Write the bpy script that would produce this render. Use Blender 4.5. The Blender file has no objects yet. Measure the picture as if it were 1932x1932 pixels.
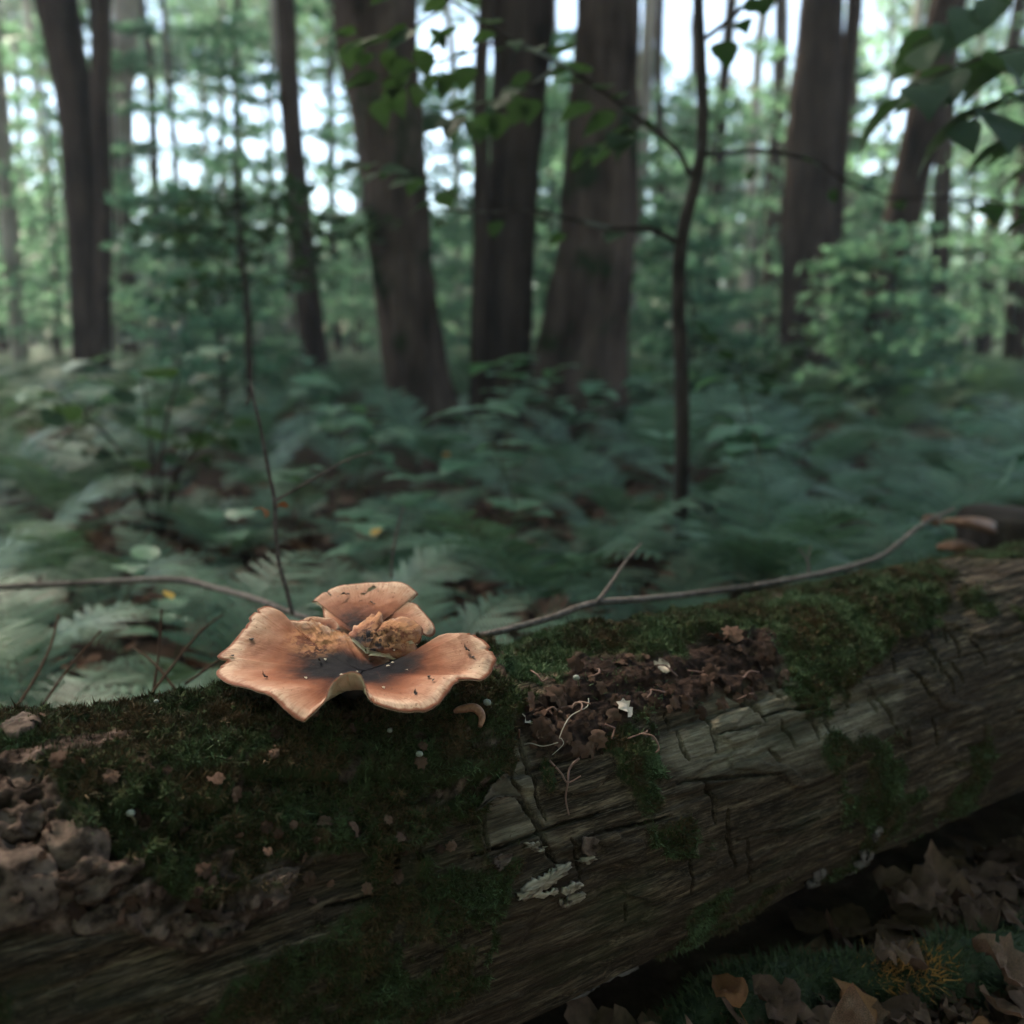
import bpy, math
import numpy as np
from mathutils import Vector, Matrix
SC = bpy.context.scene
COL = SC.collection
RNG = np.random.default_rng(11)

# ------------------------------------------------------------------ camera
TAN = 0.55                                   # half field of view
PITCH = math.atan((966 - 640) / 966 * TAN)
CAM = np.array([0.0, 0.0, 0.484])
cd = bpy.data.cameras.new('camera'); cam = bpy.data.objects.new('camera', cd); COL.objects.link(cam)
cam.location = CAM; cam.rotation_euler = (math.pi / 2 - PITCH, 0, 0)
cd.sensor_width = 36; cd.sensor_fit = 'HORIZONTAL'; cd.lens = 18 / TAN
cd.clip_start = 0.02; cd.clip_end = 500
cd.dof.use_dof = True; cd.dof.focus_distance = 0.575; cd.dof.aperture_fstop = 4.8
cd.dof.aperture_blades = 0
SC.camera = cam

# ------------------------------------------------------------------ sky and sun
SUN_EL, SUN_AZ = math.radians(52), math.radians(-38)     # azimuth from +Y towards +X
w = bpy.data.worlds.new('World'); SC.world = w; w.use_nodes = True
nt = w.node_tree; nt.nodes.clear()
sky = nt.nodes.new('ShaderNodeTexSky'); sky.sky_type = 'NISHITA'; sky.sun_disc = False
sky.sun_elevation = SUN_EL; sky.sun_rotation = SUN_AZ
sky.air_density = 1.0; sky.dust_density = 0.25; sky.ozone_density = 2.5
bg = nt.nodes.new('ShaderNodeBackground'); bg.inputs[1].default_value = 0.07
wo = nt.nodes.new('ShaderNodeOutputWorld')
nt.links.new(sky.outputs[0], bg.inputs[0]); nt.links.new(bg.outputs[0], wo.inputs[0])
sd = bpy.data.lights.new('sun', 'SUN'); sun = bpy.data.objects.new('sun', sd); COL.objects.link(sun)
sd.energy = 5.0; sd.angle = math.radians(6); sd.color = (1.0, 0.93, 0.82)
sdir = Vector((math.sin(SUN_AZ) * math.cos(SUN_EL), math.cos(SUN_AZ) * math.cos(SUN_EL), math.sin(SUN_EL)))
sun.rotation_euler = sdir.to_track_quat('Z', 'Y').to_euler()
vs = SC.view_settings
vs.view_transform = 'Standard'; vs.look = 'None'; vs.exposure = 2.82
vs.use_white_balance = True; vs.white_balance_temperature = 7200; vs.white_balance_tint = 8; vs.gamma = 1; vs.use_curve_mapping = False
cy = SC.cycles
cy.use_denoising = True; cy.max_bounces = 6; cy.diffuse_bounces = 3; cy.glossy_bounces = 2
cy.transmission_bounces = 4; cy.transparent_max_bounces = 4
cy.sample_clamp_indirect = 6; cy.use_adaptive_sampling = True; cy.adaptive_threshold = 0.01

# ------------------------------------------------------------------ helpers
def tag(o, label=None, cat=None, group=None, kind=None):
    if label: o['label'] = label
    if cat: o['category'] = cat
    if group: o['group'] = group
    if kind: o['kind'] = kind
    return o

def empty(name, loc=(0, 0, 0), rz=0.0):
    o = bpy.data.objects.new(name, None); COL.objects.link(o)
    o.location = loc; o.rotation_euler = (0, 0, rz); o.empty_display_size = 0.02
    return o

def mesh_np(name, v, f, mat=None, smooth=True, attrs=None):
    """v (N,3), f (M,3|4) int array, or list of such arrays"""
    fs = f if isinstance(f, list) else [f]
    fs = [np.asarray(a, dtype=np.int32) for a in fs if len(a)]
    v = np.asarray(v, dtype=np.float32)
    me = bpy.data.meshes.new(name)
    me.vertices.add(len(v)); me.vertices.foreach_set('co', v.ravel())
    nl = sum(a.size for a in fs); npoly = sum(len(a) for a in fs)
    me.loops.add(nl); me.loops.foreach_set('vertex_index', np.concatenate([a.ravel() for a in fs]))
    tot = np.concatenate([np.full(len(a), a.shape[1], np.int32) for a in fs])
    st = np.concatenate([[0], np.cumsum(tot)[:-1]]).astype(np.int32)
    me.polygons.add(npoly); me.polygons.foreach_set('loop_start', st); me.polygons.foreach_set('loop_total', tot)
    if smooth: me.polygons.foreach_set('use_smooth', np.ones(npoly, bool))
    if attrs:
        for k, a in attrs.items():
            at = me.attributes.new(k, 'FLOAT', 'POINT'); at.data.foreach_set('value', np.asarray(a, np.float32))
    me.update(calc_edges=True)
    if mat: me.materials.append(mat)
    return me

def obj(name, me, parent=None, loc=None):
    o = bpy.data.objects.new(name, me); COL.objects.link(o)
    if parent is not None: o.parent = parent
    if loc is not None: o.location = loc
    return o

def _hash(ix, iy, iz, seed):
    h = (ix.astype(np.uint32) * np.uint32(374761393) + iy.astype(np.uint32) * np.uint32(668265263)
         + iz.astype(np.uint32) * np.uint32(1274126177) + np.uint32(seed * 974711 + 12345))
    h = (h ^ (h >> np.uint32(13))) * np.uint32(1103515245)
    h = h ^ (h >> np.uint32(16))
    return h.astype(np.float64) / 4294967295.0

def vnoise(p, seed=0):
    i = np.floor(p).astype(np.int64); f = p - i; f = f * f * (3 - 2 * f)
    r = 0
    for dx in (0, 1):
        wx = f[:, 0] if dx else 1 - f[:, 0]
        for dy in (0, 1):
            wy = f[:, 1] if dy else 1 - f[:, 1]
            for dz in (0, 1):
                wz = f[:, 2] if dz else 1 - f[:, 2]
                r = r + wx * wy * wz * _hash(i[:, 0] + dx, i[:, 1] + dy, i[:, 2] + dz, seed)
    return r * 2 - 1

def fbm(p, octv=4, seed=0, gain=0.5, ridged=False):
    p = np.asarray(p, float); a = 1.0; s = 0; tot = 0
    for k in range(octv):
        nse = vnoise(p, seed + k * 7)
        if ridged: nse = 1 - 2 * np.abs(nse)
        s = s + a * nse; tot += a; a *= gain; p = p * 2.03 + 3.1
    return s / tot

def sstep(a, b, x):
    t = np.clip((x - a) / (b - a), 0, 1); return t * t * (3 - 2 * t)

def rayv(x, y):
    """view ray of a spot of the photograph (1932 px wide), used to lay out the site plan"""
    a = (np.asarray(x, float) - 966) / 966 * TAN; b = -(np.asarray(y, float) - 966) / 966 * TAN
    return np.stack([a, math.cos(PITCH) + b * math.sin(PITCH), -math.sin(PITCH) + b * math.cos(PITCH)], -1)

def at(x, y, Y):
    d = rayv(x, y); return CAM + d * (np.asarray(Y, float) / d[..., 1])[..., None]

def ground_at(x, y, z=0.0):
    d = rayv(x, y); return CAM + d * ((z - CAM[2]) / d[..., 2:3])

def catmull(P, nper, closed=False):
    P = np.asarray(P, float); n = len(P); out = []
    rng = range(n) if closed else range(n - 1)
    for i in rng:
        if closed: a, b, c, d = P[(i - 1) % n], P[i], P[(i + 1) % n], P[(i + 2) % n]
        else: a, b, c, d = P[max(i - 1, 0)], P[i], P[i + 1], P[min(i + 2, n - 1)]
        for t in np.arange(nper) / nper:
            out.append(0.5 * ((2 * b) + (-a + c) * t + (2 * a - 5 * b + 4 * c - d) * t * t + (-a + 3 * b - 3 * c + d) * t ** 3))
    if not closed: out.append(P[-1])
    return np.array(out)

def tube(P, r, seg=8, rough=0.0, freq=20.0, seed=0, cap=True, ridges=0.0):
    """tube along points P with radii r -> verts, [quads, tris]"""
    P = np.asarray(P, float); r = np.broadcast_to(np.asarray(r, float), (len(P),)); n = len(P)
    T = np.gradient(P, axis=0); T /= np.linalg.norm(T, axis=1)[:, None] + 1e-12
    ref = np.array([0.0, 1, 0]) if abs(T[0, 1]) < 0.9 else np.array([1.0, 0, 0])
    U = np.cross(T, ref); U /= np.linalg.norm(U, axis=1)[:, None]; V = np.cross(T, U)
    an = np.arange(seg) / seg * 2 * np.pi
    rr = np.repeat(r[:, None], seg, 1)
    q = P[:, None] + rr[..., None] * (np.cos(an)[None, :, None] * U[:, None] + np.sin(an)[None, :, None] * V[:, None])
    if rough:
        m = fbm(q.reshape(-1, 3) * freq, 3, seed).reshape(n, seg)
        rr = rr * (1 + rough * m)
        if ridges:
            d = q - P[:, None]
            pr = np.stack([np.cos(an)[None] * np.ones((n, 1)) * 6, np.sin(an)[None] * np.ones((n, 1)) * 6,
                           np.repeat(P[:, 2:3] * 2.2, seg, 1)], -1).reshape(-1, 3)
            rr = rr * (1 + ridges * fbm(pr, 3, seed + 3, ridged=True).reshape(n, seg))
        q = P[:, None] + rr[..., None] * (np.cos(an)[None, :, None] * U[:, None] + np.sin(an)[None, :, None] * V[:, None])
    v = q.reshape(-1, 3); i = np.arange(n - 1)[:, None] * seg; j = np.arange(seg)[None]; k = (j + 1) % seg
    quads = np.stack([i + j, i + k, i + seg + k, i + seg + j], -1).reshape(-1, 4)
    tris = np.zeros((0, 3), int)
    if cap:
        v = np.vstack([v, P[:1], P[-1:]]); b = len(v) - 2; jj = np.arange(seg); kk = (jj + 1) % seg
        e = (n - 1) * seg
        tris = np.vstack([np.stack([np.full(seg, b), kk, jj], -1), np.stack([np.full(seg, b + 1), e + jj, e + kk], -1)])
    return v, [quads, tris]

def join(parts):
    """parts: list of (v,[f4,f3]) -> (v,[f4,f3])"""
    vs_, q_, t_ = [], [], []; o = 0
    for v, f in parts:
        vs_.append(v)
        for a in f:
            if len(a): (q_ if a.shape[1] == 4 else t_).append(a + o)
        o += len(v)
    return np.vstack(vs_), [np.vstack(q_) if q_ else np.zeros((0, 4), int), np.vstack(t_) if t_ else np.zeros((0, 3), int)]

# ------------------------------------------------------------------ materials
class NT:
    def __init__(s, name):
        s.m = bpy.data.materials.new(name); s.m.use_nodes = True; s.t = s.m.node_tree; s.t.nodes.clear()
        s.out = s.n('ShaderNodeOutputMaterial')
    def n(s, typ, **kw):
        nd = s.t.nodes.new(typ)
        for k, v in kw.items():
            if k.startswith('i_'):
                key = k[2:]; nd.inputs[int(key) if key.isdigit() else key.replace('_', ' ')].default_value = v
            else: setattr(nd, k, v)
        return nd
    def l(s, a, b): s.t.links.new(a, b)
    def attr(s, name): return s.n('ShaderNodeAttribute', attribute_name=name).outputs['Fac']
    def coord(s, scale=(1, 1, 1), kind='Object'):
        tc = s.n('ShaderNodeTexCoord'); mp = s.n('ShaderNodeMapping'); mp.inputs['Scale'].default_value = scale
        s.l(tc.outputs[kind], mp.inputs[0]); return mp.outputs[0]
    def noise(s, vec, scale, detail=4, rough=0.55, dist=0.0):
        nd = s.n('ShaderNodeTexNoise'); nd.inputs['Scale'].default_value = scale; nd.inputs['Detail'].default_value = detail
        nd.inputs['Roughness'].default_value = rough; nd.inputs['Distortion'].default_value = dist
        s.l(vec, nd.inputs['Vector']); return nd.outputs['Fac']
    def ramp(s, fac, stops, interp='LINEAR'):
        r = s.n('ShaderNodeValToRGB'); cr = r.color_ramp; cr.interpolation = interp
        while len(cr.elements) < len(stops): cr.elements.new(0.5)
        for e, (p, c) in zip(cr.elements, stops):
            e.position = p; e.color = (c, c, c, 1) if isinstance(c, (int, float)) else (*c, 1)
        s.l(fac, r.inputs[0]); return r.outputs[0]
    def mix(s, fac, a, b, mode='MIX'):
        m = s.n('ShaderNodeMix', data_type='RGBA', blend_type=mode)
        for sock, v in ((m.inputs[0], fac), (m.inputs[6], a), (m.inputs[7], b)):
            if hasattr(v, 'default_value'): s.l(v, sock)
            elif isinstance(v, (int, float)): sock.default_value = v
            else: sock.default_value = (*v, 1)
        return m.outputs[2]
    def math(s, op, a, b=0.0):
        m = s.n('ShaderNodeMath', operation=op)
        for sock, v in ((m.inputs[0], a), (m.inputs[1], b)):
            if hasattr(v, 'default_value'): s.l(v, sock)
            else: sock.default_value = v
        return m.outputs[0]
    def bump(s, h, strength, dist):
        b = s.n('ShaderNodeBump'); b.inputs['Strength'].default_value = strength; b.inputs['Distance'].default_value = dist
        s.l(h, b.inputs['Height']); return b.outputs[0]
    def bsdf(s, col, rough=0.7, normal=None, spec=0.3):
        b = s.n('ShaderNodeBsdfPrincipled')
        if hasattr(col, 'default_value'): s.l(col, b.inputs['Base Color'])
        else: b.inputs['Base Color'].default_value = (*col, 1)
        if hasattr(rough, 'default_value'): s.l(rough, b.inputs['Roughness'])
        else: b.inputs['Roughness'].default_value = rough
        b.inputs['Specular IOR Level'].default_value = spec
        if normal is not None: s.l(normal, b.inputs['Normal'])
        return b.outputs[0]
    def done(s, sh): s.l(sh, s.out.inputs[0]); return s.m

def leaf_mat(name, ca, cb, trans=0.4, tcol=None, rough=0.5, spec=0.3, noise_scale=0):
    m = NT(name); oi = m.n('ShaderNodeObjectInfo').outputs['Random']
    r = m.math('FRACT', m.math('ADD', m.attr('rnd'), oi))
    col = m.ramp(r, [(0, ca), (1, cb)])
    if noise_scale:
        nz = m.noise(m.coord(), noise_scale, 4)
        col = m.mix(m.ramp(nz, [(0.35, 0.0), (0.7, 0.8)]), col, tuple(c * 0.45 for c in ca))
    a = m.bsdf(col, rough, spec=spec)
    tr = m.n('ShaderNodeBsdfTranslucent')
    tc = m.mix(1.0, col, tcol or (1.6, 1.6, 0.9), 'MULTIPLY'); m.l(tc, tr.inputs[0])
    mx = m.n('ShaderNodeMixShader'); mx.inputs[0].default_value = trans
    m.l(a, mx.inputs[1]); m.l(tr.outputs[0], mx.inputs[2])
    return m.done(mx.outputs[0])

def bark_mat(name, a, b, scale=(30, 30, 6), moss=0.0, mosscol=(0.03, 0.05, 0.02)):
    m = NT(name); v = m.coord(scale)
    nz = m.noise(v, 1.0, 6, 0.65); nb = m.noise(m.coord(tuple(q * .34 for q in scale)), 1.0, 4, .6); nz = m.math('ADD', m.math('MULTIPLY', nz, .5), m.math('MULTIPLY', nb, .5)); col = m.ramp(nz, [(0.38, a), (0.62, b)])
    big = m.noise(m.coord((1, 1, 0.6)), 4.0, 3); col = m.mix(m.ramp(big, [(0.4, 0), (0.7, 0.6)]), col, tuple(c * 1.5 for c in b))
    if moss:
        g = m.noise(m.coord((1, 1, 0.8)), 5.0, 5)
        col = m.mix(m.ramp(g, [(0.62 - moss * 0.3, 0), (0.72 - moss * 0.3, 1)]), col, mosscol)
    return m.done(m.bsdf(col, 0.9, m.bump(nz, 0.8, 0.02), 0.03))

M_FERN = leaf_mat('fern_green', (0.040, 0.078, 0.048), (0.115, 0.18, 0.118), 0.22, (1.2, 1.4, 0.9), 0.5, 0.25)
M_STEM = leaf_mat('fern_stem', (0.05, 0.06, 0.03), (0.09, 0.07, 0.035), 0.0, None, .8, .05)
M_DEADSTEM = leaf_mat('dead_stem_brown', (0.022, 0.012, 0.008), (0.05, 0.028, 0.019), 0.0, None, .9, .02)
M_SEED = leaf_mat('seedling_green', (0.06, 0.12, 0.07), (0.10, 0.19, 0.11), 0.3, (1.2, 1.4, 0.8), 0.45, 0.45)
M_DARKLEAF = leaf_mat('shrub_green', (0.022, 0.04, 0.02), (0.04, 0.068, 0.034), 0.35, (1.5, 1.7, 0.8), 0.55, 0.15)
M_CROWN = leaf_mat('crown_green', (0.048, 0.082, 0.056), (0.10, 0.155, 0.105), 0.55, (2.1, 2.6, 2.2), 0.5, 0.3)
M_DEAD = leaf_mat('dead_leaf_brown', (0.06, 0.033, 0.024), (0.21, 0.12, 0.085), 0.12, (1.2, 1, 0.8), 0.8, 0.05, 60)
M_DEADR = leaf_mat('dead_leaf_russet', (0.19, 0.075, 0.035), (0.26, 0.12, 0.06), 0.15, (1.2, 1, 0.8), 0.75, 0.08, 60)
M_YELLOW = leaf_mat('yellow_leaf', (0.45, 0.27, 0.05), (0.5, 0.2, 0.05), 0.3, (1.2, 1.1, 0.6), 0.6)
M_BARK = bark_mat('bark_dark', (0.007, 0.005, 0.004), (0.046, 0.032, 0.026), (26, 26, 4))
M_BARKMOSS = bark_mat('bark_mossy', (0.008, 0.0055, 0.0045), (0.066, 0.046, 0.037), (26, 26, 4), 0.25, (0.014, 0.022, 0.010))
M_BARKPALE = bark_mat('bark_pale', (0.14, 0.12, 0.10), (0.30, 0.26, 0.23), (14, 14, 4))
M_TWIG = bark_mat('twig_bark', (0.04, 0.028, 0.024), (0.13, 0.095, 0.085), (180, 180, 180))
M_STICK = bark_mat('stick_bark', (0.05, 0.036, 0.03), (0.19, 0.15, 0.135), (120, 120, 120))
M_SAPBARK = bark_mat('sapling_bark', (0.012, 0.010, 0.009), (0.05, 0.038, 0.032), (60, 60, 20), 0.1, (0.16, 0.17, 0.15))

# ------------------------------------------------------------------ the log's own frame
PHI = math.radians(57); R0 = 0.13; DIST = 0.545
LU = np.array([math.sin(PHI), math.cos(PHI), 0]); LN = np.array([-math.cos(PHI), math.sin(PHI), 0]); LZ = np.array([0, 0, 1.0])
LO = LN * DIST                                    # origin: under the axis, on the ground
LOG_RZ = math.atan2(LU[1], LU[0])
def l2w(p): return LO + p[..., 0:1] * LU + p[..., 1:2] * LN + p[..., 2:3] * LZ
def lpt(s, th, r): return np.stack([s, -r * np.cos(th), R0 + r * np.sin(th)], -1)
def px_to_log(x, y, r=R0):
    d = rayv(x, y); o = CAM - LO - LZ * R0
    dp = d - np.outer(d @ LU, LU) if d.ndim > 1 else d - (d @ LU) * LU
    op = o - (o @ LU) * LU
    a = (dp * dp).sum(-1); b = 2 * (dp * op).sum(-1); c = op @ op - r * r
    disc = np.maximum(b * b - 4 * a * c, 0); t = (-b - np.sqrt(disc)) / 2 / a
    q = o + d * t[..., None]
    return q @ LU, np.arctan2(q[..., 2], -(q @ LN))
def w2px(p):
    q = p - CAM; f = q[..., 1] * math.cos(PITCH) - q[..., 2] * math.sin(PITCH); up = q[..., 1] * math.sin(PITCH) + q[..., 2] * math.cos(PITCH)
    return 966 + q[..., 0] / f / TAN * 966, 966 - up / f / TAN * 966
def poly_sd(px, py, poly):
    """signed distance in px, positive inside"""
    P = np.asarray(poly, float); n = len(P); best = np.full(px.shape, 1e18); ins = np.zeros(px.shape, bool)
    for i in range(n):
        ax, ay = P[i]; bx, by = P[(i + 1) % n]; ex, ey = bx - ax, by - ay
        t = np.clip(((px - ax) * ex + (py - ay) * ey) / (ex * ex + ey * ey), 0, 1)
        best = np.minimum(best, (px - ax - t * ex) ** 2 + (py - ay - t * ey) ** 2)
        c = ((ay > py) != (by > py)); xi = ax + (py - ay) / (ey if ey else 1e-9) * ex
        ins ^= c & (px < xi)
    return np.where(ins, 1, -1) * np.sqrt(best)

BARK_POLY = [(-300, 1500), (-300, 1300), (0, 1340), (560, 1200), (900, 1200), (960, 1250), (965, 1330), (945, 1440), (905, 1530), (760, 1590), (620, 1612),
             (555, 1640), (540, 1700), (455, 1745), (430, 1775), (330, 1785), (225, 1775), (130, 1770), (40, 1765), (-60, 1790), (-300, 1800)]
MOSS_POLYS = [
    [(-200, 1300), (560, 1180), (960, 1190), (1110, 1220), (1130, 1258), (1030, 1295), (965, 1345), (940, 1440), (900, 1530), (770, 1590), (560, 1615),
     (560, 1670), (470, 1700), (360, 1700), (250, 1650), (150, 1570), (60, 1500), (-50, 1440), (-200, 1430)],
    [(600, 1740), (740, 1650), (840, 1610), (930, 1640), (960, 1720), (900, 1800), (840, 1870), (720, 1960), (560, 2000), (380, 1960), (400, 1850), (480, 1790)],
    [(1090, 1370), (1180, 1350), (1250, 1410), (1260, 1490), (1190, 1500), (1130, 1480)],
    [(1000, 1195), (1280, 1150), (1500, 1110), (1760, 1050), (1800, 1110), (1720, 1190), (1610, 1270), (1550, 1335), (1500, 1300), (1475, 1240), (1360, 1215), (1240, 1240), (1100, 1265)],
    [(1000, 1420), (1040, 1430), (1060, 1500), (1030, 1520), (1000, 1470)],
    [(1180, 1560), (1320, 1540), (1340, 1640), (1230, 1640)],
    [(1020, 1950), (1200, 1830), (1330, 1720), (1260, 1850), (1150, 1950)]]
HUMUS_POLY = [(955, 1365), (1040, 1300), (1110, 1265), (1240, 1245), (1370, 1215), (1450, 1200), (1480, 1250), (1470, 1290), (1300, 1330), (1190, 1345), (1120, 1420), (1060, 1440), (990, 1400)]
PALE_POLYS = [[(1230, 1390), (1300, 1340), (1480, 1260), (1560, 1330), (1720, 1270), (1700, 1340), (1540, 1430), (1400, 1450), (1290, 1480)]]
PALE2 = [((650 + x * 0.3623) * .9434, (1350 + y * 0.3623) * .9434) for x, y in [(950, 330), (1040, 320), (1210, 800), (1150, 830), (1260, 900), (900, 950), (860, 770), (960, 600)]]
def c3(l): return [((650 + x * 0.3623) * .9434, (1350 + y * 0.3623) * .9434) for x, y in l]
def c4(l): return [((1348 + x * 0.3623) * .9434, (1348 + y * 0.3623) * .9434) for x, y in l]
CRACKS = [(c3(l), w_, d_) for l, w_, d_ in [
    ([(1030, 310), (1080, 440), (1130, 560), (1170, 680), (1215, 800)], 1.3, 9),
    ([(955, 490), (1000, 590), (1080, 690), (1150, 790), (1190, 860), (1220, 950), (1270, 1040)], 1.7, 12),
    ([(870, 760), (885, 850), (900, 940)], 1.0, 6), ([(405, 920), (400, 1020), (390, 1130), (380, 1200)], 1.3, 9),
    ([(515, 910), (520, 1010)], 0.9, 6), ([(820, 1005), (1000, 940), (1200, 865), (1400, 800), (1500, 770)], 0.9, 5),
    ([(1480, 870), (1700, 830), (1900, 780)], 1.0, 6), ([(0, 1280), (200, 1240), (380, 1180)], 0.8, 5),
    ([(1760, 250), (1800, 330), (1820, 450), (1825, 600)], 1.2, 7), ([(1860, 220), (1900, 300)], 1.0, 6),
    ([(1360, 900), (1380, 980), (1400, 1130)], 1.0, 7), ([(1650, 1270), (1655, 1360)], 0.8, 5)]]
CRACKS += [(c4(l), w_, d_) for l, w_, d_ in [
    ([(120, 210), (170, 250), (210, 340), (230, 430)], 1.5, 9), ([(0, 320), (40, 420), (75, 470)], 1.4, 9),
    ([(170, 30), (300, 120), (440, 190), (490, 260)], 1.6, 9), ([(340, 140), (450, 215)], 1.3, 7),
    ([(480, 40), (560, 100), (620, 180)], 1.5, 9), ([(560, 30), (640, 110), (710, 190)], 1.5, 9),
    ([(600, 0), (700, 80), (760, 130)], 1.5, 9), ([(590, 260), (630, 340), (650, 400)], 1.4, 8),
    ([(740, 230), (780, 320), (790, 370)], 1.4, 8), ([(800, 190), (840, 290), (870, 440)], 1.6, 9),
    ([(510, 420), (570, 480)], 1.3, 7), ([(150, 590), (200, 690), (220, 830)], 1.5, 9),
    ([(285, 760), (300, 900), (320, 1060)], 1.5, 9), ([(90, 900), (85, 1200)], 1.2, 7), ([(400, 900), (420, 1150)], 1.2, 7),
    ([(490, 240), (620, 190), (720, 190), (830, 170)], 1.3, 7), ([(0, 600), (150, 590), (400, 565), (600, 540)], 1.0, 5),
    ([(340, 910), (560, 870), (780, 790)], 1.0, 5), ([(230, 340), (330, 310), (470, 275)], 0.9, 4),
    ([(1060, 60), (1090, 160), (1110, 210)], 1.6, 8), ([(1270, 300), (1275, 420)], 1.6, 8), ([(1415, 250), (1430, 330), (1440, 400)], 1.6, 8)]]
_r = np.random.default_rng(5)
for k in range(16):                                     # checks on the far, right end of the bare wood
    x0 = _r.uniform(1480, 1830); y0 = _r.uniform(1170, 1330) - (x0 - 1480) * 0.2; ln = _r.uniform(40, 90)
    CRACKS.append(([(x0, y0), (x0 + ln * .45, y0 + ln * .5), (x0 + ln * .6, y0 + ln)], 1.6, 8))
CRK = []
for pl, w_, d_ in CRACKS:
    pl = catmull(pl, 5); s_, t_ = px_to_log(pl[:, 0], pl[:, 1]); CRK.append((s_, t_ * R0, w_ * 1.3e-3, d_ * 1.2e-3))

def log_layers(s, th):
    """radius and surface masks of the log at arrays s, th"""
    base = lpt(s, th, np.full_like(s, R0)); wx, wy = w2px(l2w(base))
    far = th > math.radians(108)
    p3 = base
    w1 = fbm(p3 * 28, 3, 1); w2 = fbm(p3 * 28 + 9, 3, 2); w3 = fbm(p3 * 95, 3, 3)
    qx = wx + w1 * 34 + w3 * 16; qy = wy + w2 * 24 + w3 * 12
    hid = (th < math.radians(-46)) | far
    bark = np.clip(0.5 + poly_sd(qx, qy, BARK_POLY) / 9, 0, 1)
    bark = np.where(far, sstep(0.36, 0.30, s + w1 * .05), bark)
    md = np.full(s.shape, -1e9)
    for k, P in enumerate(MOSS_POLYS): md = np.maximum(md, poly_sd(wx + w1 * 45 + w3 * 22, wy + w2 * 34 + w3 * 18, P) - (14 if k in (1, 2, 4, 5, 6) else 0))
    moss = sstep(-12, 14, md)
    n1 = fbm(p3 * 42, 4, 8); n2 = fbm(p3 * 16, 3, 9)
    # thin scattered moss elsewhere
    scat = sstep(0.16, 0.34, n2 + 0.45 * n1) * 0.8
    moss = np.maximum(moss, np.where(wx > 700, scat * 0.85, scat * 0.55))
    moss = np.where(far, sstep(-0.3, 0.1, n2 + .5), moss)
    holes = sstep(0.22, 0.42, fbm(p3 * 60, 3, 12)) ; moss = moss * (1 - 0.95 * holes * (s < 0.42)); moss = moss * (1 - .8 * sstep(.18, .4, fbm(p3 * np.array([14, 46, 46]), 3, 14)) * (s < .36))
    hum = np.where(far, 0, sstep(-10, 12, poly_sd(qx, qy, HUMUS_POLY)))
    moss = moss * (1 - 0.85 * hum)
    # heights
    r = R0 + 0.006 * fbm(np.stack([s * 5, np.cos(th) * 1.2, np.sin(th) * 1.2], -1), 3, 20)
    gr = np.stack([s * 7, base[:, 1] * 85, base[:, 2] * 85], -1)
    grain = fbm(gr, 4, 22); grain2 = fbm(np.stack([s * 22, base[:, 1] * 420, base[:, 2] * 420], -1), 3, 25)
    splits = sstep(0.55, 0.8, fbm(np.stack([s * 5, base[:, 1] * 48, base[:, 2] * 48], -1), 3, 24, ridged=True))
    wood = 0.0022 * grain + 0.0006 * grain2 - 0.003 * splits
    # steps: grain layers broken off
    st = fbm(np.stack([s * 9, base[:, 1] * 26, base[:, 2] * 26], -1), 3, 27); wood = wood + 0.003 * sstep(-0.05, 0.02, st) - 0.002 * sstep(0.2, 0.26, st)
    crack = np.zeros_like(s)
    y_ = th * R0 + 0.0016 * w3; x_ = s + 0.0022 * w1 + 0.001 * w3
    for cs, ct, cw, cdp in CRK:
        lo = (x_ > cs.min() - .006) & (x_ < cs.max() + .006) & (y_ > ct.min() - .006) & (y_ < ct.max() + .006)
        if not lo.any(): continue
        xs, ys = x_[lo], y_[lo]; best = np.full(xs.shape, 1e9); par = np.zeros(xs.shape); m = len(cs) - 1
        for i in range(m):
            ex, ey = cs[i + 1] - cs[i], ct[i + 1] - ct[i]; t = np.clip(((xs - cs[i]) * ex + (ys - ct[i]) * ey) / (ex * ex + ey * ey + 1e-12), 0, 1)
            dd = (xs - cs[i] - t * ex) ** 2 + (ys - ct[i] - t * ey) ** 2; u_ = dd < best; best = np.where(u_, dd, best); par = np.where(u_, (i + t) / m, par)
        wd = cw * (0.35 + 0.65 * np.sin(np.clip(par, 0.03, 0.97) * np.pi))
        crack[lo] = np.maximum(crack[lo], cdp * (1 - sstep(wd * 0.55, wd * 1.15, np.sqrt(best))))
    crack = crack * (1 - bark) * (1 - 0.6 * hum)
    bk = np.stack([s * 9, base[:, 1] * 58, base[:, 2] * 58], -1)
    bw = bk + 0.9 * np.stack([w1, w2, w3], -1)
    bn = fbm(bw, 4, 30, ridged=True)
    furrow = sstep(0.12, 0.42, fbm(np.stack([s * 8, base[:, 1] * 24, base[:, 2] * 24], -1) + 0.8 * np.stack([w1, w2, w3], -1), 2, 31, ridged=True) - 0.1)
    barkh = 0.011 + 0.005 * bn - 0.011 * furrow * (wy > 1480) + 0.0016 * fbm(base * 260, 3, 33)
    mossh = 0.0035 + 0.0068 * fbm(base * 62, 3, 35) + 0.0028 * fbm(base * 230, 2, 36)
    m4 = np.where(far, 0, sstep(-20, 20, poly_sd(qx, qy, MOSS_POLYS[3])))
    r = r + (1 - bark) * wood - crack + bark * barkh + moss * mossh + m4 * 0.006 + hum * (0.004 + 0.004 * fbm(base * 120, 3, 37))
    # lower left: wood eaten into long ribs
    lowl = sstep(1730, 1800, wy) * sstep(720, 520, wx) * (1 - bark)
    r = r + lowl * 0.006 * fbm(np.stack([s * 9, base[:, 1] * 60, base[:, 2] * 60], -1), 3, 39)
    r = r - 0.011 * sstep(62, 100, np.degrees(th)) * sstep(-.05, .12, s) - 0.004 * sstep(.45, .8, s) * sstep(40, 90, np.degrees(th))
    r = r - 0.010 * sstep(-25, -75, np.degrees(th))                       # sits in the litter
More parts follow.
